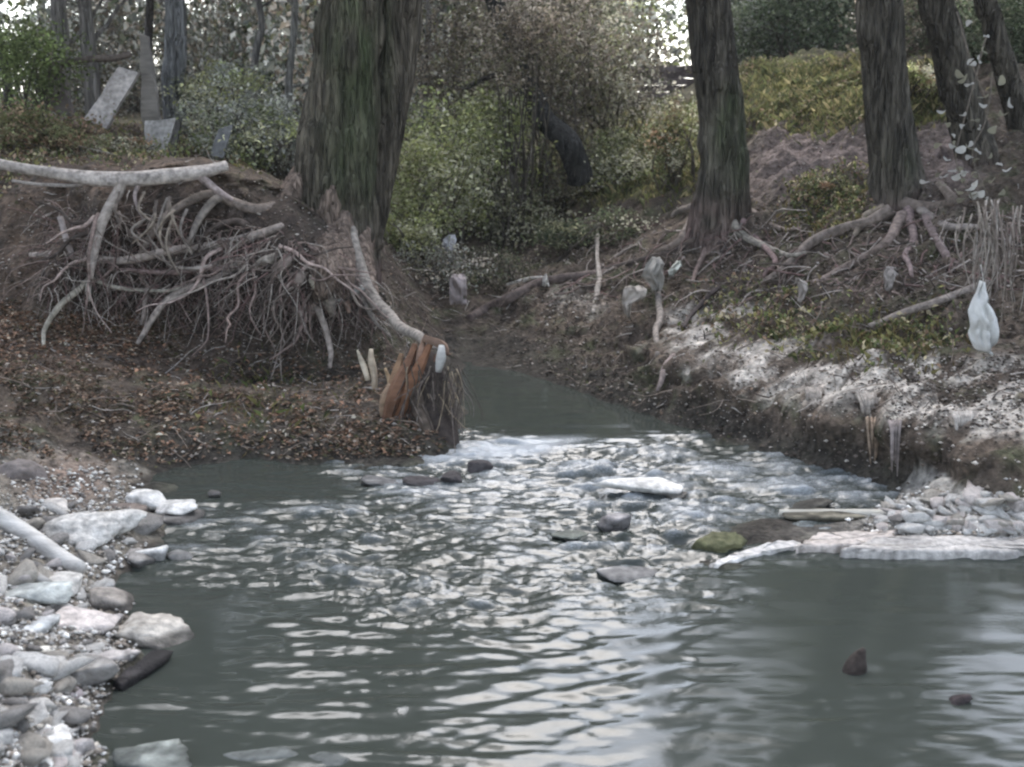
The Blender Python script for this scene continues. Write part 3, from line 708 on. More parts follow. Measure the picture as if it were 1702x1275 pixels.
def stick(name, label, cat, pts, rad, col, ground_=True, **k):
    if ground_:
        P = []
        for p in pts:
            h_ = hit(p[0], p[1]); d = ray(p[0], p[1]); d /= np.linalg.norm(d)
            P.append(h_ - d * (.03 + (p[2] if len(p) > 2 else 0)))
    else: P = [A(*p) for p in pts]
    o = root(None, P, np.array(rad) * .0048, col, name=name, world=True, **k)
    return tag(o, label, cat)
stick('driftwood_log', 'dark driftwood log slanting down the far bank towards the bend', 'log', [(1010, 452, .06), (960, 462, .05), (900, 470, .04), (850, 490, .03), (810, 515, .02), (780, 530, .0)], [6, 9, 11, 12, 12, 9], (.11, .085, .075))
stick('stick', 'short pale stick lying on top of the dark driftwood log', 'stick', [(900, 462, .1), (875, 466, .1), (840, 474, .08)], [5, 5, 3], (.45, .42, .38))
stick('stick', 'long straight brown stick lying aslant on the right bank left of the plastic bag', 'stick', [(1640, 470, .12), (1560, 500, .05), (1490, 528, .02), (1445, 542, .0)], [6, 6, 6, 4], (.19, .16, .14))
stick('stick', 'dark stick leaning down the slope above the pale sand patch', 'stick', [(1195, 478, .05), (1165, 510, .03), (1135, 545, .0)], [5, 5, 4], (.07, .055, .05))
stick('stick', 'thin upright weathered stake with a pale tip standing on the far bank', 'stick', [(996, 372, .1), (992, 420, .1), (996, 480, .05), (985, 520, .0)], [5, 4, 6, 4], (.27, .24, .21))
stick('stick', 'upright forked driftwood stick below the pale rag on the right bank', 'stick', [(1098, 440, .25), (1096, 480, .2), (1094, 530, .12), (1092, 590, .0)], [6, 6, 7, 4], (.22, .19, .165))
stick('stick', 'short crooked stick stuck in the edge of the right bank above the riffle', 'stick', [(1120, 590, .05), (1100, 620, .05), (1092, 650, .05)], [4, 5, 3], (.25, .2, .18))
stick('stick', 'thin bent twig standing near the crest right of the dark driftwood log', 'stick', [(960, 470, .06), (985, 455, .08), (1040, 415, .05), (1090, 385, .05)], [3, 4, 4, 3], (.2, .17, .15))
q = MB()
# ------------------------------------------------------------------ STONES
def rock(name, label, cat, pos, size, col, seed, cuts=14, sub=24, rot=None, group=None, tilt=0.08, wet=0.0, m=None, rough=.06):
    r = np.random.default_rng(seed)
    nu, nv = sub * 2, sub
    th = np.linspace(0, math.pi, nv); ph = np.linspace(0, 2 * math.pi, nu, endpoint=False)
    PH, TH = np.meshgrid(ph, th)
    D_ = np.stack([np.sin(TH) * np.cos(PH), np.sin(TH) * np.sin(PH), np.cos(TH)], -1).reshape(-1, 3)
    nrm = r.normal(size=(cuts, 3)); nrm /= np.linalg.norm(nrm, axis=1)[:, None]
    nrm = np.vstack([nrm, [0, 0, 1], [0, 0, -1]])
    dist = np.append(.72 + .28 * r.random(cuts), [.75, .8])
    dd = D_ @ nrm.T
    t = np.where(dd > .05, dist / np.maximum(dd, .05), 9)
    k = 14.0
    rad = -np.log(np.exp(-k * t).sum(1)) / k
    rad *= 1 + rough * noise3(D_[:, 0] * 3, D_[:, 1] * 3, D_[:, 2] * 3, seed) + rough * .5 * noise3(D_[:, 0] * 9, D_[:, 1] * 9, D_[:, 2] * 9, seed)
    V = D_ * rad[:, None] * np.array(size) * .5 * 1.15
    a = rot if rot is not None else r.uniform(0, math.pi)
    ca, sa = math.cos(a), math.sin(a)
    V = V @ np.array([[ca, sa, 0], [-sa, ca, 0], [0, 0, 1]])
    b = r.normal() * tilt; V = V @ np.array([[math.cos(b), 0, -math.sin(b)], [0, 1, 0], [math.sin(b), 0, math.cos(b)]])
    V = V + np.array(pos)
    c = np.array(col) * (1 + .22 * noise3(V[:, 0] * 25, V[:, 1] * 25, V[:, 2] * 25, seed) + .15 * noise3(V[:, 0] * 8, V[:, 1] * 8, V[:, 2] * 8, seed))[:, None]
    if wet: # the wetted foot of the stone, dark below the splash line
        w = 1 - sm(wet * .5, wet, V[:, 2] + .012 * noise2(V[:, 0] * 20, V[:, 1] * 20, 3)); c = c * (1 - .72 * w)[:, None]
    i = np.arange(nu * nv).reshape(nv, nu)
    f = np.stack([i[:-1], i[1:], np.roll(i, -1, 1)[1:], np.roll(i, -1, 1)[:-1]], -1).reshape(-1, 4)
    o = MB().add(V, f, c).build(name, m or M_ROCK, None, loc=np.array(pos))
    return tag(o, label, cat, group)
PALE = (.50, .48, .45); GREY = (.23, .215, .20); DKR = (.045, .04, .04); WHT = (.50, .485, .46); TAN = (.34, .31, .27)
def K(u, v, w, h, col, label, z=0.0, name='rock', dep=None, seed=[100], **kw):
    """a stone whose foot centre is seen at u, v and which is w wide and h high there"""
    seed[0] += 1
    p = G(u, v, z); s = p[1] / F * 1.03
    W = w * s; Hh = max(.03, h * s * .8)
    D_ = dep * s if dep else W * .75
    p = p + [0, D_ * .3, Hh * .22]
    kw.setdefault('wet', .05 if abs(z) < .04 else 0)
    kw.setdefault('rot', rng.normal() * .15)
    return rock(name, label, 'rock', p, (W * 1.05, D_ * 1.1, Hh * 1.25), col, seed[0], **kw)
K(238, 838, 64, 32, PALE, 'smooth pale slab resting on the dark stone at the far end of the gravel bar', z=.05)
K(288, 852, 62, 24, PALE, 'pale flat stone sticking out towards the water beside the smooth slab', z=.03)
K(292, 874, 68, 16, GREY, 'thin grey slab half under water below the two pale slabs of the left bar')
K(212, 862, 50, 36, (.16, .13, .11), 'dark brown stone under the smooth pale slab on the left bar', z=.02)
K(130, 898, 118, 62, (.42, .40, .37), 'large whitish boulder with a flat top behind the bleached beam', z=.08, sub=34, cuts=26, rough=.12)
K(229, 938, 48, 26, GREY, 'small grey stone left of the white round stone at the water edge')
K(259, 932, 32, 32, WHT, 'round white stone at the water edge of the left bar')
K(298, 930, 40, 18, WHT, 'low white stone reaching into the water right of the round white stone')
K(196, 882, 28, 12, WHT, 'small flat white stone between the whitish boulder and the far slabs', z=.05)
K(178, 1014, 76, 42, (.24, .215, .19), 'brownish grey boulder with one rounded end at the middle of the left bar edge', sub=30)
K(236, 1068, 100, 50, TAN, 'big block with a cracked pale top and dark end', sub=34, rough=.09)
K(128, 1050, 100, 30, (.46, .41, .38), 'flat pinkish slab left of the big cracked block', z=.06)
K(134, 1140, 108, 62, GREY, 'large rounded grey boulder at the lower left edge of the water', z=.02, sub=34)
K(98, 1165, 58, 34, (.34, .29, .28), 'small rounded stone leaning on the large grey boulder', z=.03)
K(186, 1108, 48, 36, (.36, .33, .31), 'knobbly stone with a dark foot right of the large grey boulder')
K(46, 1165, 72, 50, WHT, 'white boulder cut by the photo edge left of the rounded grey boulder', z=.07)
K(26, 1068, 66, 42, (.40, .40, .39), 'bluish grey stone at the photo edge beside the pinkish slab', z=.1)
K(80, 1244, 82, 34, WHT, 'long white stone low in the left corner', z=.04)
K(96, 1275, 60, 36, (.33, .29, .27), 'grey brown stone in the bottom left corner below the long white stone', z=.02)
K(54, 1280, 40, 26, WHT, 'small white stone in the very bottom left corner', z=.04)
K(220, 1275, 90, 26, (.32, .34, .31), 'flat greenish stone awash at the bottom of the photo', dep=60)
K(134, 1218, 46, 14, TAN, 'little tan stone awash beside the long white stone')
K(140, 1248, 30, 12, WHT, 'tiny white stone awash in front of the long white stone')
K(58, 1112, 60, 40, (.45, .43, .38), 'pale yellowish stone between the bluish grey stone and the white boulder', z=.08)
K(200, 1146, 30, 24, DKR, 'small black wet stone in the water by the knobbly stone')
K(430, 1268, 120, 14, (.33, .35, .33), 'broad pale stone just under the surface at the bottom of the photo', dep=50, z=-.015)
K(536, 1272, 90, 10, (.33, .35, .33), 'second pale stone just under the surface, nearer midstream', dep=40, z=-.015)
K(355, 824, 22, 9, GREY, 'lone little stone in the dark still water below the left bank')
K(95, 985, 70, 40, (.42, .40, .37), 'greyish stone beneath the end of the bleached beam', z=.09)
K(48, 1000, 90, 34, (.33, .34, .32), 'dull grey slab at the photo edge under the bleached beam', z=.12)
K(34, 805, 70, 60, (.15, .13, .12), 'dark weathered boulder on the sandy rise at the left edge', z=.14)
K(75, 855, 60, 30, (.40, .37, .34), 'pale stone half buried at the top of the gravel bar', z=.12)
# stones standing in the stream
K(797, 782, 38, 24, DKR, 'small dark pointed stone breaking the surface at the head of the riffle', wet=0)
K(750, 802, 36, 20, DKR, 'small dark stone between the pointed stone and the long flat one', wet=0)
K(706, 805, 48, 12, DKR, 'long flat dark stone at the left end of the riffle head', wet=0)
K(1098, 816, 72, 18, PALE, 'flat pale slab with a sharp near edge standing in the riffle', z=.03, cuts=9, rough=.03, sub=34)
K(1125, 828, 30, 12, TAN, 'little tan stone against the right end of the flat pale slab')
K(1022, 878, 46, 34, (.42, .39, .38), 'pale peaked stone with a black foot in the middle of the riffle', wet=.09)
K(1190, 918, 70, 38, (.085, .085, .045), 'mossy dark green rock where the riffle meets the still pool', wet=0, rough=.12)
K(948, 896, 50, 14, (.40, .42, .36), 'pale greenish stone awash left of the mossy rock', z=-.01)
K(1036, 962, 84, 14, (.50, .48, .46), 'flat pale slab barely under water in front of the mossy rock', dep=50)
K(640, 808, 60, 10, (.35, .34, .33), 'low grey stone awash left of the riffle head')
K(1385, 868, 130, 20, (.16, .145, .11), 'long low brown rock behind the pale ledge', dep=50)
K(1350, 846, 60, 10, (.13, .12, .10), 'small brown rock beyond the pale plank')
# snags in the pool
stick('snag', 'dark pointed snag poking out of the still pool under the mossy rock', 'snag', [(1414, 1125, 4.60), (1420, 1108, 4.6), (1426, 1094, 4.6), (1436, 1078, 4.6)], [10, 10, 6.5, 2], (.045, .035, .03), ground_=False, sides=12, wob=.4)
stick('snag', 'dark snag with a short side knob at the right of the still pool', 'snag', [(1590, 1200, 4.32), (1588, 1184, 4.32), (1590, 1168, 4.32), (1614, 1158, 4.32)], [8, 8.5, 8, 2.5], (.045, .035, .035), ground_=False, sides=12, wob=.4)
def slab(name, label, cat, quad, z, th, col, m=M_ROCK, seed=1, parts=14):
    """a flat slab with a wavy outline; quad = its corners measured on the water level"""
    P = np.array([G(u, v, z)[:2] for u, v in quad]); n_ = len(P)
    r = np.random.default_rng(seed); ring = []
    for a, b in zip(P, np.roll(P, -1, 0)):
        for k in range(parts): ring.append(a + (b - a) * k / parts + r.normal(size=2) * .008)
    ring = np.array(ring); c = ring.mean(0); n_ = len(ring)
    V = []; lv = [(.0, 1.0, z), (.35, 1, z), (.7, 1, z), (.96, 1, z), (1.0, 1, z - .012), (1.01, 1, z - th)]
    rows = []
    for s, _, zz in lv:
        q = c + (ring - c) * max(s, .02)
        rows.append(np.column_stack([q, zz + .010 * noise2(q[:, 0] * 6, q[:, 1] * 9, seed)]))
    V = np.concatenate(rows); i = np.arange(len(V)).reshape(len(lv), n_)
    f = np.stack([i[:-1], np.roll(i, -1, 1)[:-1], np.roll(i, -1, 1)[1:], i[1:]], -1).reshape(-1, 4)[:, ::-1]
    cc = np.array(col) * (1 + .2 * noise2(V[:, 0] * 14, V[:, 1] * 20, seed) + .2 * noise2(V[:, 0] * 4, V[:, 1] * 6, seed))[:, None]
    o = MB().add(V, f, cc).build(name, m, None, loc=(c[0], c[1], z))
    return tag(o, label, cat)
slab('stone_ledge', 'long whitish flat ledge along the edge of the still pool, right of the other ledges', 'ledge', [(1460, 893), (1700, 886), (1760, 905), (1690, 914), (1500, 914), (1400, 912)], .05, .09, (.34, .32, .30), seed=3)
slab('stone_ledge', 'pale pinkish flat ledge between the long whitish ledge and the narrow one', 'ledge', [(1362, 884), (1490, 882), (1480, 898), (1400, 908), (1322, 906)], .045, .09, (.36, .32, .29), seed=4)
slab('stone_ledge', 'narrow white ledge curving from the mossy rock towards the pinkish ledge', 'ledge', [(1230, 915), (1320, 896), (1345, 906), (1270, 915), (1190, 938), (1180, 934)], .02, .06, (.46, .44, .42), seed=5, parts=8)
stick('plank', 'straight pale plank lying level across the shallows behind the ledge', 'plank', [(1296, 853, 6.50), (1400, 854, 6.49), (1500, 856, 6.47)], [4, 5, 6], (.47, .44, .38), ground_=False, sides=8, lump=0, m=M_WOOD)
stick('bleached_beam', 'thick bleached white beam lying across the stones at the left edge', 'beam', [(-40, 838, .07), (25, 876, .07), (80, 912, .07), (132, 946, .06)], [10, 10, 9.5, 8], (.50, .48, .45), ground_=True, sides=12, lump=0.01, m=M_WOOD, wob=.12)
def cobbles(n, region, zf, smin, smax, label, group, cols, seed, seen=None):
    r = np.random.default_rng(seed); protos = []
    for k in range(10):
        s = np.array([1, .6 + .35 * r.random(), .4 + .3 * r.random()])
        o = rock('cobble', label, 'stone', (0, 0, 0), s, cols[k % len(cols)], seed + k, sub=10, rot=0, group=group, cuts=10, tilt=0)
        protos.append(o)
    placed = 0; tries = 0
    while placed < n and tries < 20000:
        tries += 1
        u, v = region(r)
        p = hit(u, v)
        if p[2] < -.01: continue
        o = protos[placed] if placed < len(protos) else protos[r.integers(len(protos))].copy()
        if placed >= len(protos): COL.objects.link(o)
        s = (smin + (smax - smin) * r.random() ** 2.2)
        o.scale = (s, s, s); o.location = (p[0], p[1], p[2] + s * .12)
        o.rotation_euler = (r.normal() * .25, r.normal() * .25, r.uniform(0, 6.28))
        placed += 1
def reg_left(r):
    v = r.uniform(840, 1290); lim = np.interp(v, [840, 880, 950, 1000, 1060, 1100, 1150, 1290], [190, 250, 215, 190, 200, 180, 130, 130])
    return r.uniform(-60, lim), v
cobbles(170, reg_left, None, .04, .13, 'small pale cobble among the bigger stones of the left gravel bar', 'cobbles of the left gravel bar', [PALE, WHT, GREY, TAN, (.46, .42, .40)], 300)
def reg_right(r):
    v = r.uniform(824, 886); lim = np.interp(v, [824, 845, 870, 886], [1560, 1480, 1440, 1480])
    return r.uniform(lim, 1740), v
cobbles(170, reg_right, None, .045, .12, 'small whitish cobble in the heap between the cut bank and the pale ledge', 'cobbles of the right heap', [PALE, WHT, WHT, TAN, (.5, .45, .42)], 400)

# ------------------------------------------------------------------ LITTER, GRASS, TWIGS
def scatter(n, boxes, seed, lift=.012):
    r = np.random.default_rng(seed); out = []
    w = np.array([b[-1] for b in boxes], float); w /= w.sum()
    ks = r.choice(len(boxes), n, p=w)
    us = np.array([r.uniform(boxes[k][0], boxes[k][1]) for k in ks]); vs = np.array([r.uniform(boxes[k][2], boxes[k][3]) for k in ks])
    for u, v in zip(us, vs):
        p = hit(u, v)
        out.append(p)
    P = np.array(out); d = P - np.array([0, 0, CAMH]); d /= np.linalg.norm(d, axis=1)[:, None]
    ok = P[:, 2] > .01
    return (P - d * .01 + [0, 0, lift])[ok] if len(P) else P
def jitterP(P, k, s, seed):
    """spread each found spot into k spots lying on the ground round it"""
    r = np.random.default_rng(seed); Q = np.repeat(P, k, 0) + np.column_stack([r.normal(size=(len(P) * k, 2)) * s, np.zeros(len(P) * k)])
    Q[:, 2] = np.maximum(terr(Q[:, 0], Q[:, 1]), -.05) + .012 + .01 * r.random(len(Q))
    return Q[Q[:, 2] > .02]
mb = MB()
P = jitterP(scatter(2600, [(-60, 720, 600, 760, 5), (-60, 300, 420, 620, 3), (-60, 470, 190, 300, 2)], 1), 7, .10, 2)
P = P[fbm2(P[:, 0] * 2.2, P[:, 1] * 3.5, 3, 501) + .45 * rng.random(len(P)) > .02]
P = P[~((P[:, 0] > -1.0) & (P[:, 1] < 7.75) & (P[:, 2] < .03))]
leaves(mb, P, .034, pal([(.20, .13, .09), (.14, .09, .06), (.26, .20, .15), (.10, .08, .045), (.36, .31, .26), (.09, .09, .04)], len(P), .3, 3, [.27, .27, .14, .15, .07, .10]), flat=.35, aspect=.6, seed=4)
P = jitterP(scatter(900, [(840, 1250, 400, 640, 3), (1250, 1700, 330, 560, 3), (900, 1700, 600, 720, 1.5)], 5), 8, .14, 6)
leaves(mb, P, .034, pal([(.13, .10, .08), (.09, .07, .055), (.22, .18, .15), (.07, .07, .035), (.34, .31, .28)], len(P), .3, 7, [.3, .3, .17, .15, .08]), flat=.4, seed=8)
P = jitterP(scatter(900, [(-60, 240, 430, 600, 4), (-60, 170, 190, 330, 2), (230, 700, 600, 745, 2)], 71), 7, .12, 72)
leaves(mb, P, .036, pal([(.34, .20, .13), (.24, .14, .09), (.42, .33, .24), (.50, .46, .38), (.16, .11, .07)], len(P), .3, 73, [.3, .3, .15, .07, .18]), flat=.35, seed=74)
P = scatter(3600, [(-60, 640, 290, 600, 5), (590, 760, 420, 600, 2), (860, 1300, 400, 690, 2), (1230, 1700, 200, 560, 4)], 75)
leaves(mb, P, .030, pal([(.20, .14, .10), (.13, .10, .075), (.30, .24, .19), (.10, .10, .05), (.38, .34, .29)], len(P), .3, 76, [.3, .3, .17, .15, .08]), flat=.3, seed=77)
tag(mb.build('leaf_litter', M_LITTER, None, smooth=False), 'brown and ochre dead leaves covering both banks', 'leaf litter', kind='stuff')
mb = MB()
for k, p in enumerate(scatter(900, [(0, 740, 560, 750, 3), (0, 400, 200, 560, 2), (850, 1690, 380, 690, 5), (640, 860, 400, 570, 2)], 11)):
    P = wander(p, [rr_.normal(), rr_.normal() * .6, .25 * rr_.normal()], .08 + .3 * rr_.random() ** 2, 4, .0, .2, rr_)
    P[:, 2] = np.maximum(P[:, 2], terr(P[:, 0], P[:, 1]) + .004)
    tube(mb, P, np.linspace(.002 + .005 * rr_.random(), .0015, 5), random.choice([C_ROOT, C_DARK, (.2, .16, .13), (.33, .3, .27)]), n=8, sides=4, caps=False)
tag(mb.build('twig_litter', M_ROOT, None), 'thin fallen twigs strewn over both banks', 'twigs', kind='stuff')
def blades(name, label, boxes, n, k, h, cols, seed, spread=.15, w=.006):
    r = np.random.default_rng(seed); P = jitterP(scatter(n, boxes, seed), k, spread, seed + 1)
    P[:, 2] -= .015
    m_ = len(P); d = r.normal(size=(m_, 3)) * .45; d[:, 2] = 1; d /= np.linalg.norm(d, axis=1)[:, None]
    L = (h * (.4 + .9 * r.random(m_)))[:, None]; s = r.normal(size=(m_, 3)) * [1, 1, 0]; s /= np.linalg.norm(s, axis=1)[:, None] + 1e-6
    bend = r.normal(size=(m_, 3)) * [.35, .35, 0]
    a, b, c_, e = P - s * w, P + s * w, P + d * L * .6 + s * w * .7, P + d * L + bend * L
    V = np.stack([a, b, c_, e], 1).reshape(-1, 3)
    mb_ = MB().add(V, np.arange(4 * m_).reshape(m_, 4), np.repeat(pal(cols, m_, .3, seed), 4, 0))
    return tag(mb_.build(name, M_LEAF, None, smooth=False), label, 'grass', kind='stuff')
blades('grass', 'yellow green grass and weeds on the crest of the right bank', [(1230, 1440, 110, 205, 5), (1030, 1160, 185, 320, 3), (940, 1060, 230, 330, 2), (1500, 1560, 110, 200, 1)], 800, 22, .09, [(.19, .18, .08), (.13, .14, .06), (.26, .22, .12), (.09, .10, .05)], 31, w=.0035)
mb = MB()
P = jitterP(scatter(1500, [(1230, 1440, 105, 205, 3), (1030, 1160, 185, 320, 2), (940, 1060, 230, 330, 1), (0, 400, 200, 300, 3), (1330, 1420, 300, 380, 1), (1340, 1560, 540, 590, .8), (1180, 1330, 490, 560, .6)], 61), 10, .12, 62)
P = P[fbm2(P[:, 0] * 2, P[:, 1] * 2, 3, 511) > -.1]; P[:, 2] += .08 * rng.random(len(P))
leaves(mb, P, .04, pal([(.22, .21, .09), (.13, .15, .07), (.34, .30, .20), (.08, .09, .05), (.20, .14, .10)], len(P), .35, 63), seed=64)
tag(mb.build('ground_cover', M_LEAF, None, smooth=False), 'low leafy green and yellow plants over the crest and slopes', 'ground cover', kind='stuff')
blades('weeds', 'dark green weeds growing in the earth of the slopes', [(1330, 1420, 300, 380, 2), (1340, 1560, 540, 590, 2), (0, 450, 200, 290, 3), (1180, 1330, 500, 560, 1), (380, 470, 620, 700, .5)], 500, 9, .07, [(.08, .10, .035), (.15, .14, .06), (.10, .08, .04)], 37, w=.0035)

# ------------------------------------------------------------------ RAGS, BAG, HANGING ROOTS
def sheet(name, label, cat, cu, cv, Y, outline, col, m, seed, th=.006, fold=.02):
    """a limp torn sheet with folds; outline = rows (dv, left, right) in photo px round cu, cv"""
    rows = []; nx = 14
    for dv, l, r_ in outline:
        a, b = A(cu + l, cv + dv, Y), A(cu + r_, cv + dv, Y); t = np.linspace(0, 1, nx)[:, None]
        rows.append(a + (b - a) * t)
    rows = np.array(rows)
    k = np.linspace(0, len(rows) - 1, 26); rows = np.stack([[np.interp(k, np.arange(len(rows)), rows[:, j, c]) for c in range(3)] for j in range(nx)], 1).transpose(2, 1, 0)
    rows = rows.reshape(26, nx, 3)
    s = (cv * 0 + np.linspace(0, 1, 26))[:, None]; tt = np.linspace(0, 1, nx)[None]
    dY = fold * (np.sin(tt * 9 + 3 * noise2(s * 3 + 0 * tt, tt * 3, seed)) + noise2(s * 6 + 0 * tt, tt * 7, seed + 1))
    belly = .07 * np.sin(tt * math.pi) * np.sin(s * math.pi)
    V1 = rows.copy(); V1[..., 1] += dY - belly; V2 = rows.copy(); V2[..., 1] += dY + belly + th
    i = np.arange(26 * nx).reshape(26, nx)
    f = np.stack([i[:-1, :-1], i[1:, :-1], i[1:, 1:], i[:-1, 1:]], -1).reshape(-1, 4)
    bd = np.concatenate([i[0], i[1:, -1], i[-1, ::-1][1:], i[::-1, 0][1:-1]]); bn = np.roll(bd, -1); N = 26 * nx
    V = np.concatenate([V1.reshape(-1, 3), V2.reshape(-1, 3)])
    F_ = np.concatenate([f, f[:, ::-1] + N, np.stack([bd, bn, bn + N, bd + N], -1)])
    cc = np.array(col) * (1 + .15 * noise3(V[:, 0] * 20, V[:, 1] * 20, V[:, 2] * 20, seed))[:, None]
    return tag(MB().add(V, F_, cc).build(name, m, None, loc=A(cu, cv, Y)), label, cat)
def surfY(u, v, off=.1): return hit(u, v)[1] - off
bagY = surfY(1635, 590, .12)
sheet('plastic_bag', 'torn white plastic bag hanging point up from twigs at the right edge', 'bag', 1634, 530, bagY, [(-62, -2, 2), (-45, -6, 5), (-28, -14, 10), (-12, -22, 20), (0, -20, 24), (14, -18, 20), (26, -22, 18), (40, -16, 17), (52, -10, 15), (57, 2, 10)], (.78, .78, .76), M_PLASTIC, 3, fold=.045)
hb = empty('hanging_twigs', A(1640, 380, bagY), 'bundle of thin pale twigs and vine stems hanging above the plastic bag', 'twigs')
for k in range(46):
    u0 = 1645 + 24 * rr_.normal(); v0 = 330 + 50 * rr_.random(); L = 60 + 130 * rr_.random(); Yk = bagY + .05 + .35 * rr_.random()
    q = MB(); P = [A(u0, v0, Yk + .1), A(u0 + 8 * rr_.normal(), v0 + L * .5, Yk), A(u0 + 14 * rr_.normal(), v0 + L, Yk - .02)]
    tube(q, P, [.006, .005, .002], random.choice([C_ROOT, (.3, .27, .24), (.22, .19, .16)]), n=14, sides=5, lump=.02)
    q.build('twig', M_ROOT, hb, loc=world_loc(hb))
root(hb, [(1630, 440, bagY + .02), (1632, 460, bagY), (1634, 476, bagY)], [.004, .003, .003], (.5, .47, .43), name='twig', sides=5)
def rag(label, cu, cv, outline, col, off=.08, fold=.03, cat='rag', name='rag', seed=5):
    return sheet(name, label, cat, cu, cv, surfY(cu, cv + outline[-1][0], off), outline, col, M_CLOTH, seed, fold=fold, th=.02)
rag('dirty pale rag draped over driftwood on the right bank slope', 1052, 490, [(-14, -12, 16), (-8, -16, 24), (4, -18, 20), (16, -17, -2), (30, -14, -4), (38, -10, -6)], (.36, .32, .28), seed=6)
rag('rag bundle with pale folds caught on the upright forked stick', 1090, 450, [(-22, -6, 8), (-12, -14, 14), (0, -20, 10), (10, -24, 14), (22, -10, 12), (34, -6, 8)], (.30, .28, .25), off=.3, seed=7)
rag('greenish white scrap of cloth hooked right of the rag bundle', 1122, 446, [(-12, 4, 10), (-4, -4, 12), (5, -12, 4), (14, -10, -4)], (.42, .43, .38), off=.25, seed=8)
rag('small whitish rag caught high in the brush beside the twin tree', 748, 402, [(-12, -2, 8), (-4, -12, 11), (8, -12, 8), (20, -4, 4), (34, -2, 2)], (.46, .45, .46), off=.3, seed=9)
rag('pale pinkish block of cloth standing in the debris at the bend', 762, 478, [(-22, -10, 8), (-14, -15, 14), (8, -15, 14), (28, -14, 14)], (.34, .29, .28), off=.2, seed=10)
rag('tiny white scrap stuck beside the top of the driftwood log', 907, 468, [(-12, -2, 2), (-4, -5, 4), (8, -6, 6)], (.45, .43, .40), off=.15, seed=11)
rag('forked scrap of pale bark sticking out of the slope above the sand', 1335, 480, [(-18, -12, -8), (-8, -8, 10), (6, -6, 4), (22, -8, -2)], (.36, .32, .29), off=.08, seed=12)
rag('grey looped rag hanging from a root below the straight trunk', 1482, 462, [(-18, -6, 6), (-6, -10, 10), (6, -10, 4), (22, -9, -5)], (.30, .27, .25), off=.12, seed=13)
def gravel(n, boxes, smin, smax, cols, seed, name, label, direct=False):
    r = np.random.default_rng(seed); P = scatter(n, boxes, seed) - [0, 0, .006] if direct else jitterP(scatter(n // 5, boxes, seed), 5, .06, seed + 1); m_ = len(P)
    o6 = np.array([[1, 0, 0], [0, 1, 0], [-1, 0, 0], [0, -1, 0], [0, 0, 1], [0, 0, -1.0]])
    f8 = np.array([[0, 1, 4], [1, 2, 4], [2, 3, 4], [3, 0, 4], [1, 0, 5], [2, 1, 5], [3, 2, 5], [0, 3, 5]])
    s_ = (smin + (smax - smin) * r.random(m_) ** 2.5)[:, None, None] * (.6 + .7 * r.random((m_, 6, 1))) * np.array([1, 1, .6])
    a = r.uniform(0, 6.28, m_); ca, sa = np.cos(a), np.sin(a); Rz = np.zeros((m_, 3, 3)); Rz[:, 0, 0] = ca; Rz[:, 0, 1] = -sa; Rz[:, 1, 0] = sa; Rz[:, 1, 1] = ca; Rz[:, 2, 2] = 1
    V = np.einsum('nij,nkj->nki', Rz, o6[None] * s_) + P[:, None] - [0, 0, .008]
    F_ = (f8[None] + 6 * np.arange(m_)[:, None, None]).reshape(-1, 3)
    return tag(MB().add(V.reshape(-1, 3), F_, np.repeat(pal(cols, m_, .25, seed), 6, 0)).build(name, M_ROCK, None), label, 'gravel', kind='stuff')
gravel(9000, [(-60, 220, 830, 1290, 5), (1440, 1730, 820, 900, 1.5), (20, 230, 780, 850, .6)], .006, .022, [PALE, WHT, GREY, TAN, (.2, .17, .14)], 801, 'gravel', 'fine pale gravel between the stones at both water edges')
gravel(9000, [(-60, 730, 560, 765, 3), (0, 700, 280, 600, 6), (850, 1700, 330, 780, 6), (1230, 1560, 200, 340, 1)], .005, .020, [(.10, .08, .065), (.16, .13, .11), (.07, .055, .045), (.30, .27, .24)], 811, 'earth_crumbs', 'crumbs of earth and small stones lying on the banks', direct=True)
gravel(2600, [(1090, 1260, 490, 620, 3), (1180, 1560, 580, 700, 5), (1480, 1700, 590, 710, 3), (900, 980, 490, 545, .4)], .004, .016, [(.38, .35, .31), (.28, .25, .22), (.18, .15, .125), (.08, .065, .055), (.06, .05, .04)], 821, 'sand_clods', 'pale sandy clods crumbling over the right bank', direct=True)
def tuft(label, u, v0, v1, w, n_, col, seed):
    r = np.random.default_rng(seed); Y = surfY(u, v0 - 4, .03) - .06
    e = empty('hanging_root_tuft', A(u, v0, Y), label, 'roots')
    for k in range(n_):
        du = (k / (n_ - 1) - .5) * w; L = (v1 - v0) * (.55 + .45 * r.random())
        q = MB(); tube(q, [A(u + du * 1.3, v0 - 10, Y + .08), A(u + du, v0 + 4, Y), A(u + du * .8, v0 + L * .6, Y - .01 + .02 * r.normal()), A(u + du * .6, v0 + L, Y)], [.012, .012, .009, .003], np.array(col) * (.8 + .4 * r.random()), n=18, sides=6, lump=.012, wob=.3)
        q.build('root_strand', M_ROOT, e, loc=world_loc(e))
tuft('single pale pointed root tuft hanging under the middle of the sandy ledge', 1352, 655, 722, 20, 8, (.26, .23, .20), 1)
tuft('twin tailed pale root tuft hanging down the cut bank at the right', 1606, 695, 790, 34, 11, (.33, .30, .27), 2)
tuft('broad short root tuft below the brightest sand of the cut bank', 1448, 665, 715, 36, 10, (.27, .24, .21), 3)
tuft('long thin root threads reaching almost to the water below the brightest sand', 1452, 705, 775, 16, 4, (.20, .15, .11), 4)
tuft('grey root threads between the brightest sand and the twin tailed tuft', 1487, 710, 792, 14, 4, (.2, .17, .16), 5)

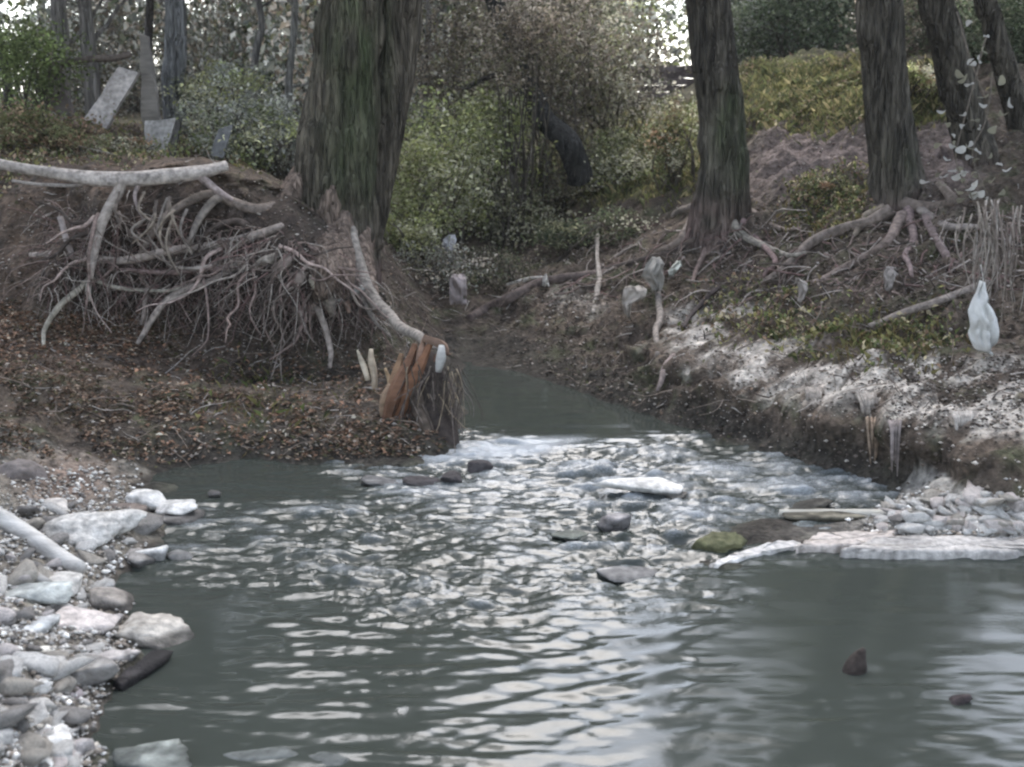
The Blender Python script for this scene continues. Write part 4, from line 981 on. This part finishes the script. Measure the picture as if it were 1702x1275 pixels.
# ------------------------------------------------------------------ PALE LEAVED VINE
vn = empty('vine', A(1610, 300, 10.2), 'climbing vine with big pale round leaves hanging beside the leaning trunk', 'vine')
for k, pts in enumerate([[(1640, 60, 10.4), (1625, 130, 10.3), (1600, 210, 10.2), (1590, 270, 10.1), (1620, 330, 10.0), (1640, 380, 9.9)], [(1650, 120, 10.3), (1638, 200, 10.2), (1615, 260, 10.1), (1645, 330, 10.0)], [(1590, 20, 10.6), (1612, 90, 10.4), (1640, 170, 10.3)]]):
    root(vn, pts, [.007, .007, .006, .005, .004, .003][:len(pts)], (.12, .10, .08), name='stem', sides=6)
spots = [(1583, 243), (1612, 262), (1575, 265), (1605, 288), (1622, 292), (1592, 318), (1618, 322), (1640, 330), (1632, 350), (1655, 340), (1585, 225), (1620, 200), (1635, 175), (1600, 300), (1672, 372), (1530, 400), (1612, 240), (1648, 300), (1645, 260), (1628, 100), (1640, 60), (1612, 140), (1600, 210), (1652, 215)]
spots += [(u + rr_.normal() * 22, v + rr_.normal() * 22) for u, v in spots * 2]
for k, (u, v) in enumerate(spots):
    q = MB(); th = np.linspace(0, 2 * math.pi, 13)[:-1]
    s = .026 + .022 * rr_.random(); out = np.column_stack([np.cos(th) * s * (1 + .25 * np.cos(th)), np.sin(th) * s * .75, .012 * np.cos(2 * th)])
    V = np.vstack([[0, 0, -.008], out * .5, out]); i1 = np.arange(1, 13); i2 = np.arange(13, 25)
    a, b, c_ = rr_.normal() * .6 - .5, rr_.normal() * .5, rr_.uniform(0, 6)
    from mathutils import Euler
    M3 = np.array(Euler((a, b, c_)).to_matrix())
    V = V @ M3.T + A(u, v, 10.0 + .15 * rr_.random())
    col = np.array([.42, .41, .38]) if rr_.random() < .6 else np.array([.20, .19, .14])
    q.add(V, np.stack([i1, i2, np.roll(i2, -1), np.roll(i1, -1)], -1), col * (.8 + .3 * rr_.random()))
    q.f.append(np.stack([np.zeros(12, int), i1, np.roll(i1, -1)], -1))
    q.build('leaf', M_LEAF, vn, loc=world_loc(vn))

# ------------------------------------------------------------------ THE WOOD BEHIND
def gz(x, y): return terr(x, y)
def at_(u, Y):
    x = (u - 851) / F * (Y / CT); return x, Y, gz(x, Y)
def bush(name, label, u, Y, v, rad, nb, per, size, cols, seed, group=None, cat='bush', m=None, spread=.22, stems=7):
    """a bush whose middle is seen at u, v at depth Y; rad in metres"""
    c = A(u, v, Y); g = gz(c[0], c[1]); r = np.random.default_rng(seed)
    e = empty(name, (c[0], c[1], g), label, cat, group)
    P = []; q = MB()
    for k in range(nb):
        d = r.normal(size=3); d /= np.linalg.norm(d)
        p = c + d * np.array(rad) * (.25 + .75 * r.random() ** .5); p[2] = max(p[2], g + .08)
        P.append(p + r.normal(size=(per, 3)) * np.array(rad) * spread * (.6 + .8 * r.random()))
        if k < stems * 3:
            b = np.array([c[0] + r.normal() * rad[0] * .3, c[1] + r.normal() * rad[1] * .3, gz(c[0], c[1]) - .03])
            tube(q, [b, (b + p) / 2 + r.normal(size=3) * .08, p], [.014, .010, .004], random.choice([C_BARK, (.15, .13, .11)]), n=8, sides=5)
    P = np.concatenate(P); keepP = P[:, 2] > g - .1; P = P[keepP]; CC = np.repeat(pal(cols, nb, .35, seed), per, 0) * .7 + pal(cols, nb * per, .2, seed + 1) * .3  # one tone per clump, standing in for shaded recesses and bright clumps
    lf = MB(); leaves(lf, P, size, CC[keepP] * (1 + .3 * r.normal(size=(len(P), 1))).clip(.4, 1.8), seed=seed, flat=.05)
    q.build('stems', M_BARK, e, loc=world_loc(e))
    lf.build('foliage', m or M_LEAF, e, loc=world_loc(e), smooth=False)
    return e
YG = [(.30, .31, .13), (.22, .25, .10), (.42, .41, .26), (.15, .17, .08), (.50, .48, .38)]
OLV = [(.16, .17, .09), (.10, .11, .06), (.24, .23, .14), (.40, .38, .30)]
BRN = [(.17, .14, .11), (.10, .085, .065), (.26, .22, .17), (.13, .13, .07), (.40, .36, .31)]
GRN = [(.07, .09, .05), (.05, .065, .04), (.10, .12, .07), (.16, .17, .12)]
ORG = [(.20, .12, .08), (.13, .14, .06), (.26, .17, .12), (.10, .12, .05), (.22, .22, .12)]
GRY = [(.19, .20, .17), (.13, .14, .12), (.28, .28, .25), (.42, .42, .39)]
bush('bush', 'bright yellow green bush right behind the twin trunk', 715, 13.4, 300, (.62, .6, .72), 60, 110, .05, YG, 1)
bush('bush', 'yellow green bush with pale dry tips between the twin trunk and the leaning dark trunk', 800, 14.2, 255, (.60, .6, .75), 50, 100, .05, YG, 2)
bush('bush', 'low bright green bush at the foot of the twin trunk above the bend', 685, 12.7, 385, (.36, .35, .24), 26, 90, .04, YG, 3)
bush('bush', 'olive bush with withered leaves above the debris at the bend', 850, 14.0, 375, (.55, .5, .42), 40, 90, .045, OLV, 4)
bush('bush', 'pale twiggy bush under the lower end of the leaning dark trunk', 930, 15.0, 305, (.60, .5, .45), 40, 90, .045, BRN + OLV, 5)
bush('bush', 'green and brown bush on the slope left of the mossy trunk', 1030, 14.8, 270, (.60, .5, .42), 40, 90, .045, OLV + YG, 6)
bush('bush', 'small orange and green bush close against the left of the mossy trunk', 1125, 13.6, 240, (.35, .35, .42), 30, 90, .04, YG + ORG, 7)
bush('bush', 'low dark green bush on the shadowed bank under the pale twiggy bush', 985, 13.2, 385, (.7, .4, .22), 26, 90, .04, GRN + OLV, 8)
bush('bush', 'drooping mass of brown withered leaves left of the leaning dark trunk', 790, 15.5, 90, (.8, .7, .8), 60, 80, .055, BRN, 9)
bush('bush', 'dark brown tangle of dead leaves around the top of the leaning dark trunk', 905, 15.2, 90, (.8, .7, .95), 74, 90, .055, BRN, 10)
bush('bush', 'brown and olive hanging foliage left of the pale sky gap', 1010, 15.6, 120, (.68, .6, .9), 60, 90, .055, BRN + OLV, 11)
bush('bush', 'dark evergreen foliage between the mossy trunk and the straight trunk', 1330, 18.5, 20, (1.5, .9, .75), 80, 110, .07, GRN, 12)
bush('bush', 'greyish dark bush behind the grassy crest between the two right trunks', 1260, 19.5, 70, (.8, .7, .6), 50, 90, .06, GRN + GRY, 13)
bush('bush', 'dark foliage filling the space between the straight trunk and the leaning trunk', 1525, 15.5, 40, (.7, .6, .8), 50, 110, .055, GRN + BRN, 14)
bush('bush', 'small orange green clump on the crest between the straight and leaning trunks', 1522, 13.0, 130, (.22, .22, .16), 14, 80, .035, YG + ORG, 15)
bush('bush', 'dark leafy mass behind the vine at the right edge', 1650, 14.0, 120, (.5, .6, 1.2), 60, 110, .055, GRN, 16)
bush('bush', 'tuft of brown and green leaves on the bare soil left of the straight trunk', 1385, 11.6, 335, (.22, .2, .14), 14, 80, .03, ORG + OLV, 17)
bush('bush', 'green bush at the upper left edge above the orange undergrowth', 45, 13.0, 110, (.5, .5, .45), 40, 90, .045, [(.14, .18, .07), (.20, .24, .10), (.1, .12, .05)], 18)
bush('undergrowth_bush', 'orange brown and green undergrowth at the left edge above the bleached branch', 60, 12.0, 220, (.55, .5, .24), 36, 90, .04, ORG, 19)
bush('undergrowth_bush', 'low orange brown undergrowth in front of the leaning grey slab', 190, 12.0, 252, (.5, .4, .15), 26, 90, .035, ORG + OLV, 20)
bush('undergrowth_bush', 'pale and yellow undergrowth behind the right end of the bleached branch', 400, 13.0, 215, (.6, .5, .35), 40, 90, .045, YG + GRY, 21)
bush('bush', 'yellow speckled bush halfway between the upright slabs and the twin trunk', 375, 14.5, 150, (.5, .5, .3), 30, 80, .045, YG + GRY, 22)
bush('bush', 'grey green bush right against the left side of the twin trunk', 455, 13.5, 250, (.35, .4, .5), 34, 80, .04, GRY + OLV, 23)
bush('debris_bush', 'grey and brown brush tangled above the debris at the bend', 730, 12.2, 455, (.5, .35, .28), 26, 60, .035, BRN + GRY, 24, stems=14)
bush('debris_bush', 'dark brush and dead leaves lodged right of the cloth block', 820, 12.6, 455, (.45, .35, .3), 26, 60, .035, BRN + GRN, 25, stems=14)
bush('bush', 'brown leaves hanging over the middle of the photo at its top edge', 900, 17.0, 0, (1.3, .8, .45), 60, 90, .06, BRN + GRN, 26)
bush('bush', 'withered brown leaves hanging in front of the upper leaning dark trunk', 862, 13.9, 75, (.55, .35, .5), 36, 90, .05, BRN, 27)
LT = empty('leaning_trunk', A(950, 255, 14.2), 'dark leaning trunk slanting down to the right in the middle of the thicket', 'tree')
root(LT, [(800, -60, 15.2), (845, 70, 14.9), (880, 150, 14.6), (910, 205, 14.4), (945, 245, 14.2), (965, 300, 14.3)], [.10, .11, .12, .13, .14, .15], (.045, .045, .042), name='trunk', sides=14, m=M_BARK)
root(LT, [(890, 165, 14.5), (860, 130, 14.3), (820, 125, 14.2), (770, 150, 14.1)], [.05, .045, .03, .02], (.06, .055, .05), name='limb', sides=8, m=M_BARK)
# --- weathered slabs and logs on the left
def board(label, quad, Y, th, col, seed, name='stone_slab', cat='slab', m=M_ROCK, lean=.0):
    """an upright or leaning slab; quad = its four corners in the photo, clockwise from upper left"""
    r = np.random.default_rng(seed); q = [A(u, v, Y + (lean if i < 2 else 0)) for i, (u, v) in enumerate(quad)]
    k = 12; s, t = np.meshgrid(np.linspace(0, 1, k), np.linspace(0, 1, k)); s = s[..., None]; t = t[..., None]
    Pf = (q[0] * (1 - s) + q[1] * s) * (1 - t) + (q[3] * (1 - s) + q[2] * s) * t
    nz_ = .02 * noise3(Pf[..., 0] * 6, Pf[..., 1], Pf[..., 2] * 6, seed)
    Pf = Pf + np.stack([nz_, nz_, nz_ * .8], -1)
    Pb = Pf + [0, th, 0]
    i = np.arange(k * k).reshape(k, k); N = k * k
    f = np.stack([i[:-1, :-1], i[1:, :-1], i[1:, 1:], i[:-1, 1:]], -1).reshape(-1, 4)
    bd = np.concatenate([i[0], i[1:, -1], i[-1, ::-1][1:], i[::-1, 0][1:-1]]); bn = np.roll(bd, -1)
    V = np.concatenate([Pf.reshape(-1, 3), Pb.reshape(-1, 3)])
    F_ = np.concatenate([f, f[:, ::-1] + N, np.stack([bd, bn, bn + N, bd + N], -1)])
    c = np.array(col) * (1 + .3 * noise3(V[:, 0] * 9, V[:, 1] * 9, V[:, 2] * 5, seed))[:, None]
    return tag(MB().add(V, F_, c).build(name, m, None, loc=V.mean(0), smooth=False), label, cat)
SL = (.28, .265, .25)
board('big grey slab leaning to the right above the orange undergrowth', [(195, 112), (228, 122), (175, 215), (142, 196)], 12.8, .09, (.32, .29, .27), 1, lean=.25)
board('squat grey slab standing beside its dark edge left of the yellow undergrowth', [(242, 200), (292, 196), (272, 268), (240, 262)], 12.5, .07, SL, 2, lean=.12)
board('narrow dark upright slab leaning against the squat grey slab', [(292, 198), (302, 200), (290, 275), (272, 268)], 12.55, .05, (.07, .065, .06), 3, lean=.1)
board('dark leaning board end behind the right end of the bleached branch', [(362, 215), (385, 208), (372, 262), (352, 258)], 12.4, .05, (.12, .12, .12), 4, lean=.1)
board('weathered post with a broken pointed top behind the squat grey slab', [(233, 55), (245, 60), (268, 205), (236, 208)], 13.2, .1, (.22, .2, .18), 5, 'broken_post', 'post', M_WOOD)
board('short pale post left of the leaning slab', [(75, 95), (98, 100), (115, 190), (80, 185)], 13.3, .12, (.20, .17, .155), 6, 'broken_post', 'post', M_WOOD)
stick('fallen_log', 'thin dark log lying level across the upright trunks at the upper left', 'log', [(95, 108, 13.4), (140, 98, 13.35), (180, 95, 13.3), (218, 90, 13.3)], [7, 7, 8, 7], (.13, .105, .09), ground_=False)
stick('fallen_log', 'reddish log lying under the leaning slab at the upper left', 'log', [(80, 195, 12.7), (120, 205, 12.6), (165, 222, 12.5)], [9, 9, 7], (.17, .12, .10), ground_=False)
# --- low wall of stacked stones in the gap
wl_ = empty('stacked_wall', A(1100, 175, 19.0), 'low wall of stacked flat stones under the pale sky gap', 'wall')
for k in range(6):
    q = [(1045, 110 + k * 11), (1185, 108 + k * 11), (1185, 118 + k * 11), (1045, 120 + k * 11)]
    o = board('x', q, 19.0 + .05 * (k % 2) - .03 * k, .35, random.choice([(.15, .125, .12), (.11, .09, .09), (.18, .155, .15)]), 40 + k)
    for kk in ('label', 'category'): del o[kk]
    o.name = 'stone_course'; o.parent = wl_; o.location = np.array(o.location) - np.array(wl_.location)
# --- standing trees behind; every one its own trunk, crowns share a few meshes
protos = []
for k in range(5):
    pr = bpy.data.objects.new('proto', None); COL.objects.link(pr)
    cr = crown_mesh('crown', pr, (0, 0, 0), (2.3, 2.0, 2.6), 52, 85, .17, 70 + k, cols=[GRN + OLV, OLV + GRY, BRN + GRN, OLV, GRY + GRN][k], m=M_LEAF)
    protos.append((cr, pr))
def wood_tree(u, Y, r, lean, zc, kind, label, group, col=None, crown=True, cs=1.0):
    x, y, z = at_(u, Y)
    e = empty('woodland_tree', (x, y, z), label, 'tree', group)
    q = MB(); H_ = zc + 1.2
    rr2 = np.random.default_rng(int(abs(u) * 7 + Y * 13))
    P = [np.array([x + lean * h_ + rr2.normal() * .05 * (h_ > 0), y + rr2.normal() * .05, z - .1 + h_]) for h_ in np.linspace(0, H_, 7)]
    tube(q, P, np.linspace(r * 1.15, r * .35, 7), col or (.13, .125, .115), n=40, sides=10, wob=.15, lump=.04)
    for b in range(5):
        k = rr2.integers(1, 6); s = P[k]; d = np.array([rr2.normal(), rr2.normal() * .5, .5 + .6 * rr2.random()])
        tube(q, [s, s + d * .5, s + d * 1.1 + [0, 0, .2]], [r * .35, r * .22, .008], col or (.13, .125, .115), n=10, sides=6, lump=.05)
    q.build('trunk', M_BARK, e, loc=(x, y, z))
    if crown:
        c = protos[kind][0].copy(); COL.objects.link(c); c.parent = e; c.location = (lean * zc, 0, zc); c.rotation_euler = (0, 0, rr2.uniform(0, 6)); c.scale = (cs, cs, cs * (.8 + .25 * rr2.random()))
    return e
G1 = 'trees of the wood behind the creek'
L1 = ['slender greyish tree standing in the wood beyond the left bank', 'slender greyish tree standing in the wood beyond the bend', 'slender dark tree standing in the wood beyond the right bank']
near_t = [(143, 14.0, .085, .0, 4.5, 4, 'pale upright trunk left of the leaning slab, crossed by the thin log', (.24, .22, .20)),
          (192, 14.2, .085, .0, 4.5, 1, 'pale upright trunk directly above the leaning slab', (.23, .21, .19)),
          (318, 14.6, .13, .01, 4.5, 0, 'stout bluish grey trunk between the upright slabs and the white sky patch', (.22, .22, .22)),
          (52, 14.5, .05, -.02, 4.5, 1, 'thin dark trunk rising from the green bush at the upper left', (.08, .075, .07)),
          (290, 16, .05, .02, 4.5, 2, 'thin dark trunk just left of the stout bluish grey trunk', (.09, .08, .075)),
          (440, 16.5, .05, .02, 4.5, 4, 'thin grey trunk right of the white sky patch on the left', (.2, .19, .18)),
          (500, 15.5, .045, .03, 4.5, 1, 'pale thin trunk close to the left side of the twin tree', (.26, .25, .23)),
          (712, 16.0, .05, .01, 4.5, 4, 'thin pale trunk close to the right side of the twin tree', (.25, .235, .22)),
          (760, 18, .07, .0, 4.5, 2, 'grey trunk rising behind the withered leaves right of the twin tree', (.17, .155, .145)),
          (1255, 21, .12, .0, 4.5, 0, 'grey trunk between the mossy trunk and the straight one, beyond the crest', (.12, .115, .11)),
          (1400, 22, .10, .0, 4.5, 3, 'grey trunk just left of the straight trunk, beyond the crest', (.14, .13, .12))]
for (u, Y_, r_, ln, zc, kd, lb, cl) in near_t: wood_tree(u, Y_, r_, ln, zc, kd, lb, None, cl, cs=.72)
rt = np.random.default_rng(99)
for k in range(46):
    while True:
        u = rt.uniform(-500, 2200)
        if not (1040 < u < 1150 or 325 < u < 400 or 465 < u < 510): break
    Y_ = rt.uniform(19, 38)
    g = 0 if u < 560 else (1 if u < 1100 else 2)
    wood_tree(u, Y_, .05 + .09 * rt.random(), rt.normal() * .03, 3.2 + (Y_ - 19) * .17 + rt.random(), int(rt.integers(5)), L1[g], G1 + (', left', ', middle', ', right')[g], [(.2, .19, .18), (.16, .15, .14), (.09, .085, .08)][g], cs=.8 + .35 * rt.random(), crown=not (1090 - 90 - 4700 / Y_ < u < 1090 + 60 + 4700 / Y_))
# unseen trees added on both banks and behind the viewer to shade the creek
for k, (x, y, zc, cs) in enumerate([(-6.8, 8.5, 7, 1.4), (-7.5, 4.5, 6.5, 1.5), (-7, 0, 7, 1.5), (-9.5, 11.5, 6.5, 1.5), (8.6, 8.8, 6.8, 1.4), (8.2, 4.6, 7, 1.5), (8.0, 0, 7, 1.5), (10.5, 12, 7, 1.5), (-5, -5, 8, 1.6), (6.5, -5.5, 8, 1.6), (-9, -9, 8, 1.6), (10, -9, 8, 1.6)]):
    zg = gz(x, y); Yq = y
    e = empty('added_shade_tree', (x, y, zg), 'leafy tree added out of view beside the viewer to shade the creek', 'tree', 'added trees shading the creek')
    q = MB(); tube(q, [(x, y, zg - .2), (x + .1, y, zg + 2), (x - .1, y + .1, zg + 5), (x * .93, y, zg + zc + 1)], [.22, .18, .13, .05], (.1, .09, .08), n=40, sides=12, lump=.05)
    q.build('trunk', M_BARK, e, loc=(x, y, zg))
    c = protos[k % 5][0].copy(); COL.objects.link(c); c.parent = e; c.location = (-x * .12, 0, zc); c.rotation_euler = (0, 0, k * 1.3); c.scale = (cs, cs, cs * .8)
# shrubs of the wood, copies of a few
def shrub_proto(cols, seed):
    r = np.random.default_rng(seed)
    e = empty('woodland_shrub', (0, 0, 0), 'grey green shrub growing in the wood far behind the creek', 'shrub', 'shrubs of the wood')
    P = []; q = MB()
    for k in range(44):
        d = r.normal(size=3); d /= np.linalg.norm(d); p = np.array([0, 0, .95]) + d * np.array([1, .9, .9]) * (.3 + .7 * r.random() ** .5); p[2] = max(p[2], .1)
        P.append(p + r.normal(size=(60, 3)) * .2)
        if k < 16: tube(q, [np.array([r.normal() * .15, r.normal() * .15, -.1]), p * .5 + r.normal(size=3) * .08, p], [.02, .013, .004], (.15, .135, .12), n=8, sides=5)
    P = np.concatenate(P); P = P[P[:, 2] > 0]
    lf = MB(); leaves(lf, P, .085, pal(cols, len(P), .35, seed), seed=seed)
    q.build('stems', M_BARK, e); lf.build('foliage', M_LEAF, e, smooth=False)
    return e
sp0 = [shrub_proto(c, 200 + k) for k, c in enumerate([GRY + OLV, GRN + GRY, YG + GRY, BRN + GRY])]
for k in range(64):
    while True:
        u = rt.uniform(-300, 2000)
        if not (1050 < u < 1145 or 325 < u < 400 or 455 < u < 520): break
    Y_ = rt.uniform(17.5, 34)
    if u > 1180: Y_ += 3
    x, y, z = at_(u, Y_)
    e = sp0[k] if k < 4 else copy_tree(sp0[k % 4])
    s_ = (.6 + .8 * rt.random()) * (.8 + Y_ / 40)
    e.location = (x, y, z - .05); e.rotation_euler = (0, 0, rt.uniform(0, 6)); e.scale = (s_, s_, s_ * (.8 + .5 * rt.random()))
for cr, pr in protos:
    bpy.data.objects.remove(cr, do_unlink=True); bpy.data.objects.remove(pr, do_unlink=True)

# ------------------------------------------------------------------ HAZE
import bmesh
bm = bmesh.new(); bmesh.ops.create_cube(bm, size=1)
me = bpy.data.meshes.new('haze'); bm.to_mesh(me); bm.free()
hz = bpy.data.objects.new('haze', me); COL.objects.link(hz)
hz.scale = (1200, 1200, 20); hz.location = (0, 0, 8.2)
mh = bpy.data.materials.new('haze'); mh.use_nodes = True
for q_ in list(mh.node_tree.nodes):
    if q_.type == 'BSDF_PRINCIPLED': mh.node_tree.nodes.remove(q_)
pv = mh.node_tree.nodes.new('ShaderNodeVolumePrincipled')
pv.inputs['Color'].default_value = (.9, .92, .95, 1); pv.inputs['Density'].default_value = .0008; pv.inputs['Anisotropy'].default_value = .3
mh.node_tree.links.new(pv.outputs[0], mh.node_tree.nodes['Material Output'].inputs['Volume'])
me.materials.append(mh)
tag(hz, kind='stuff')
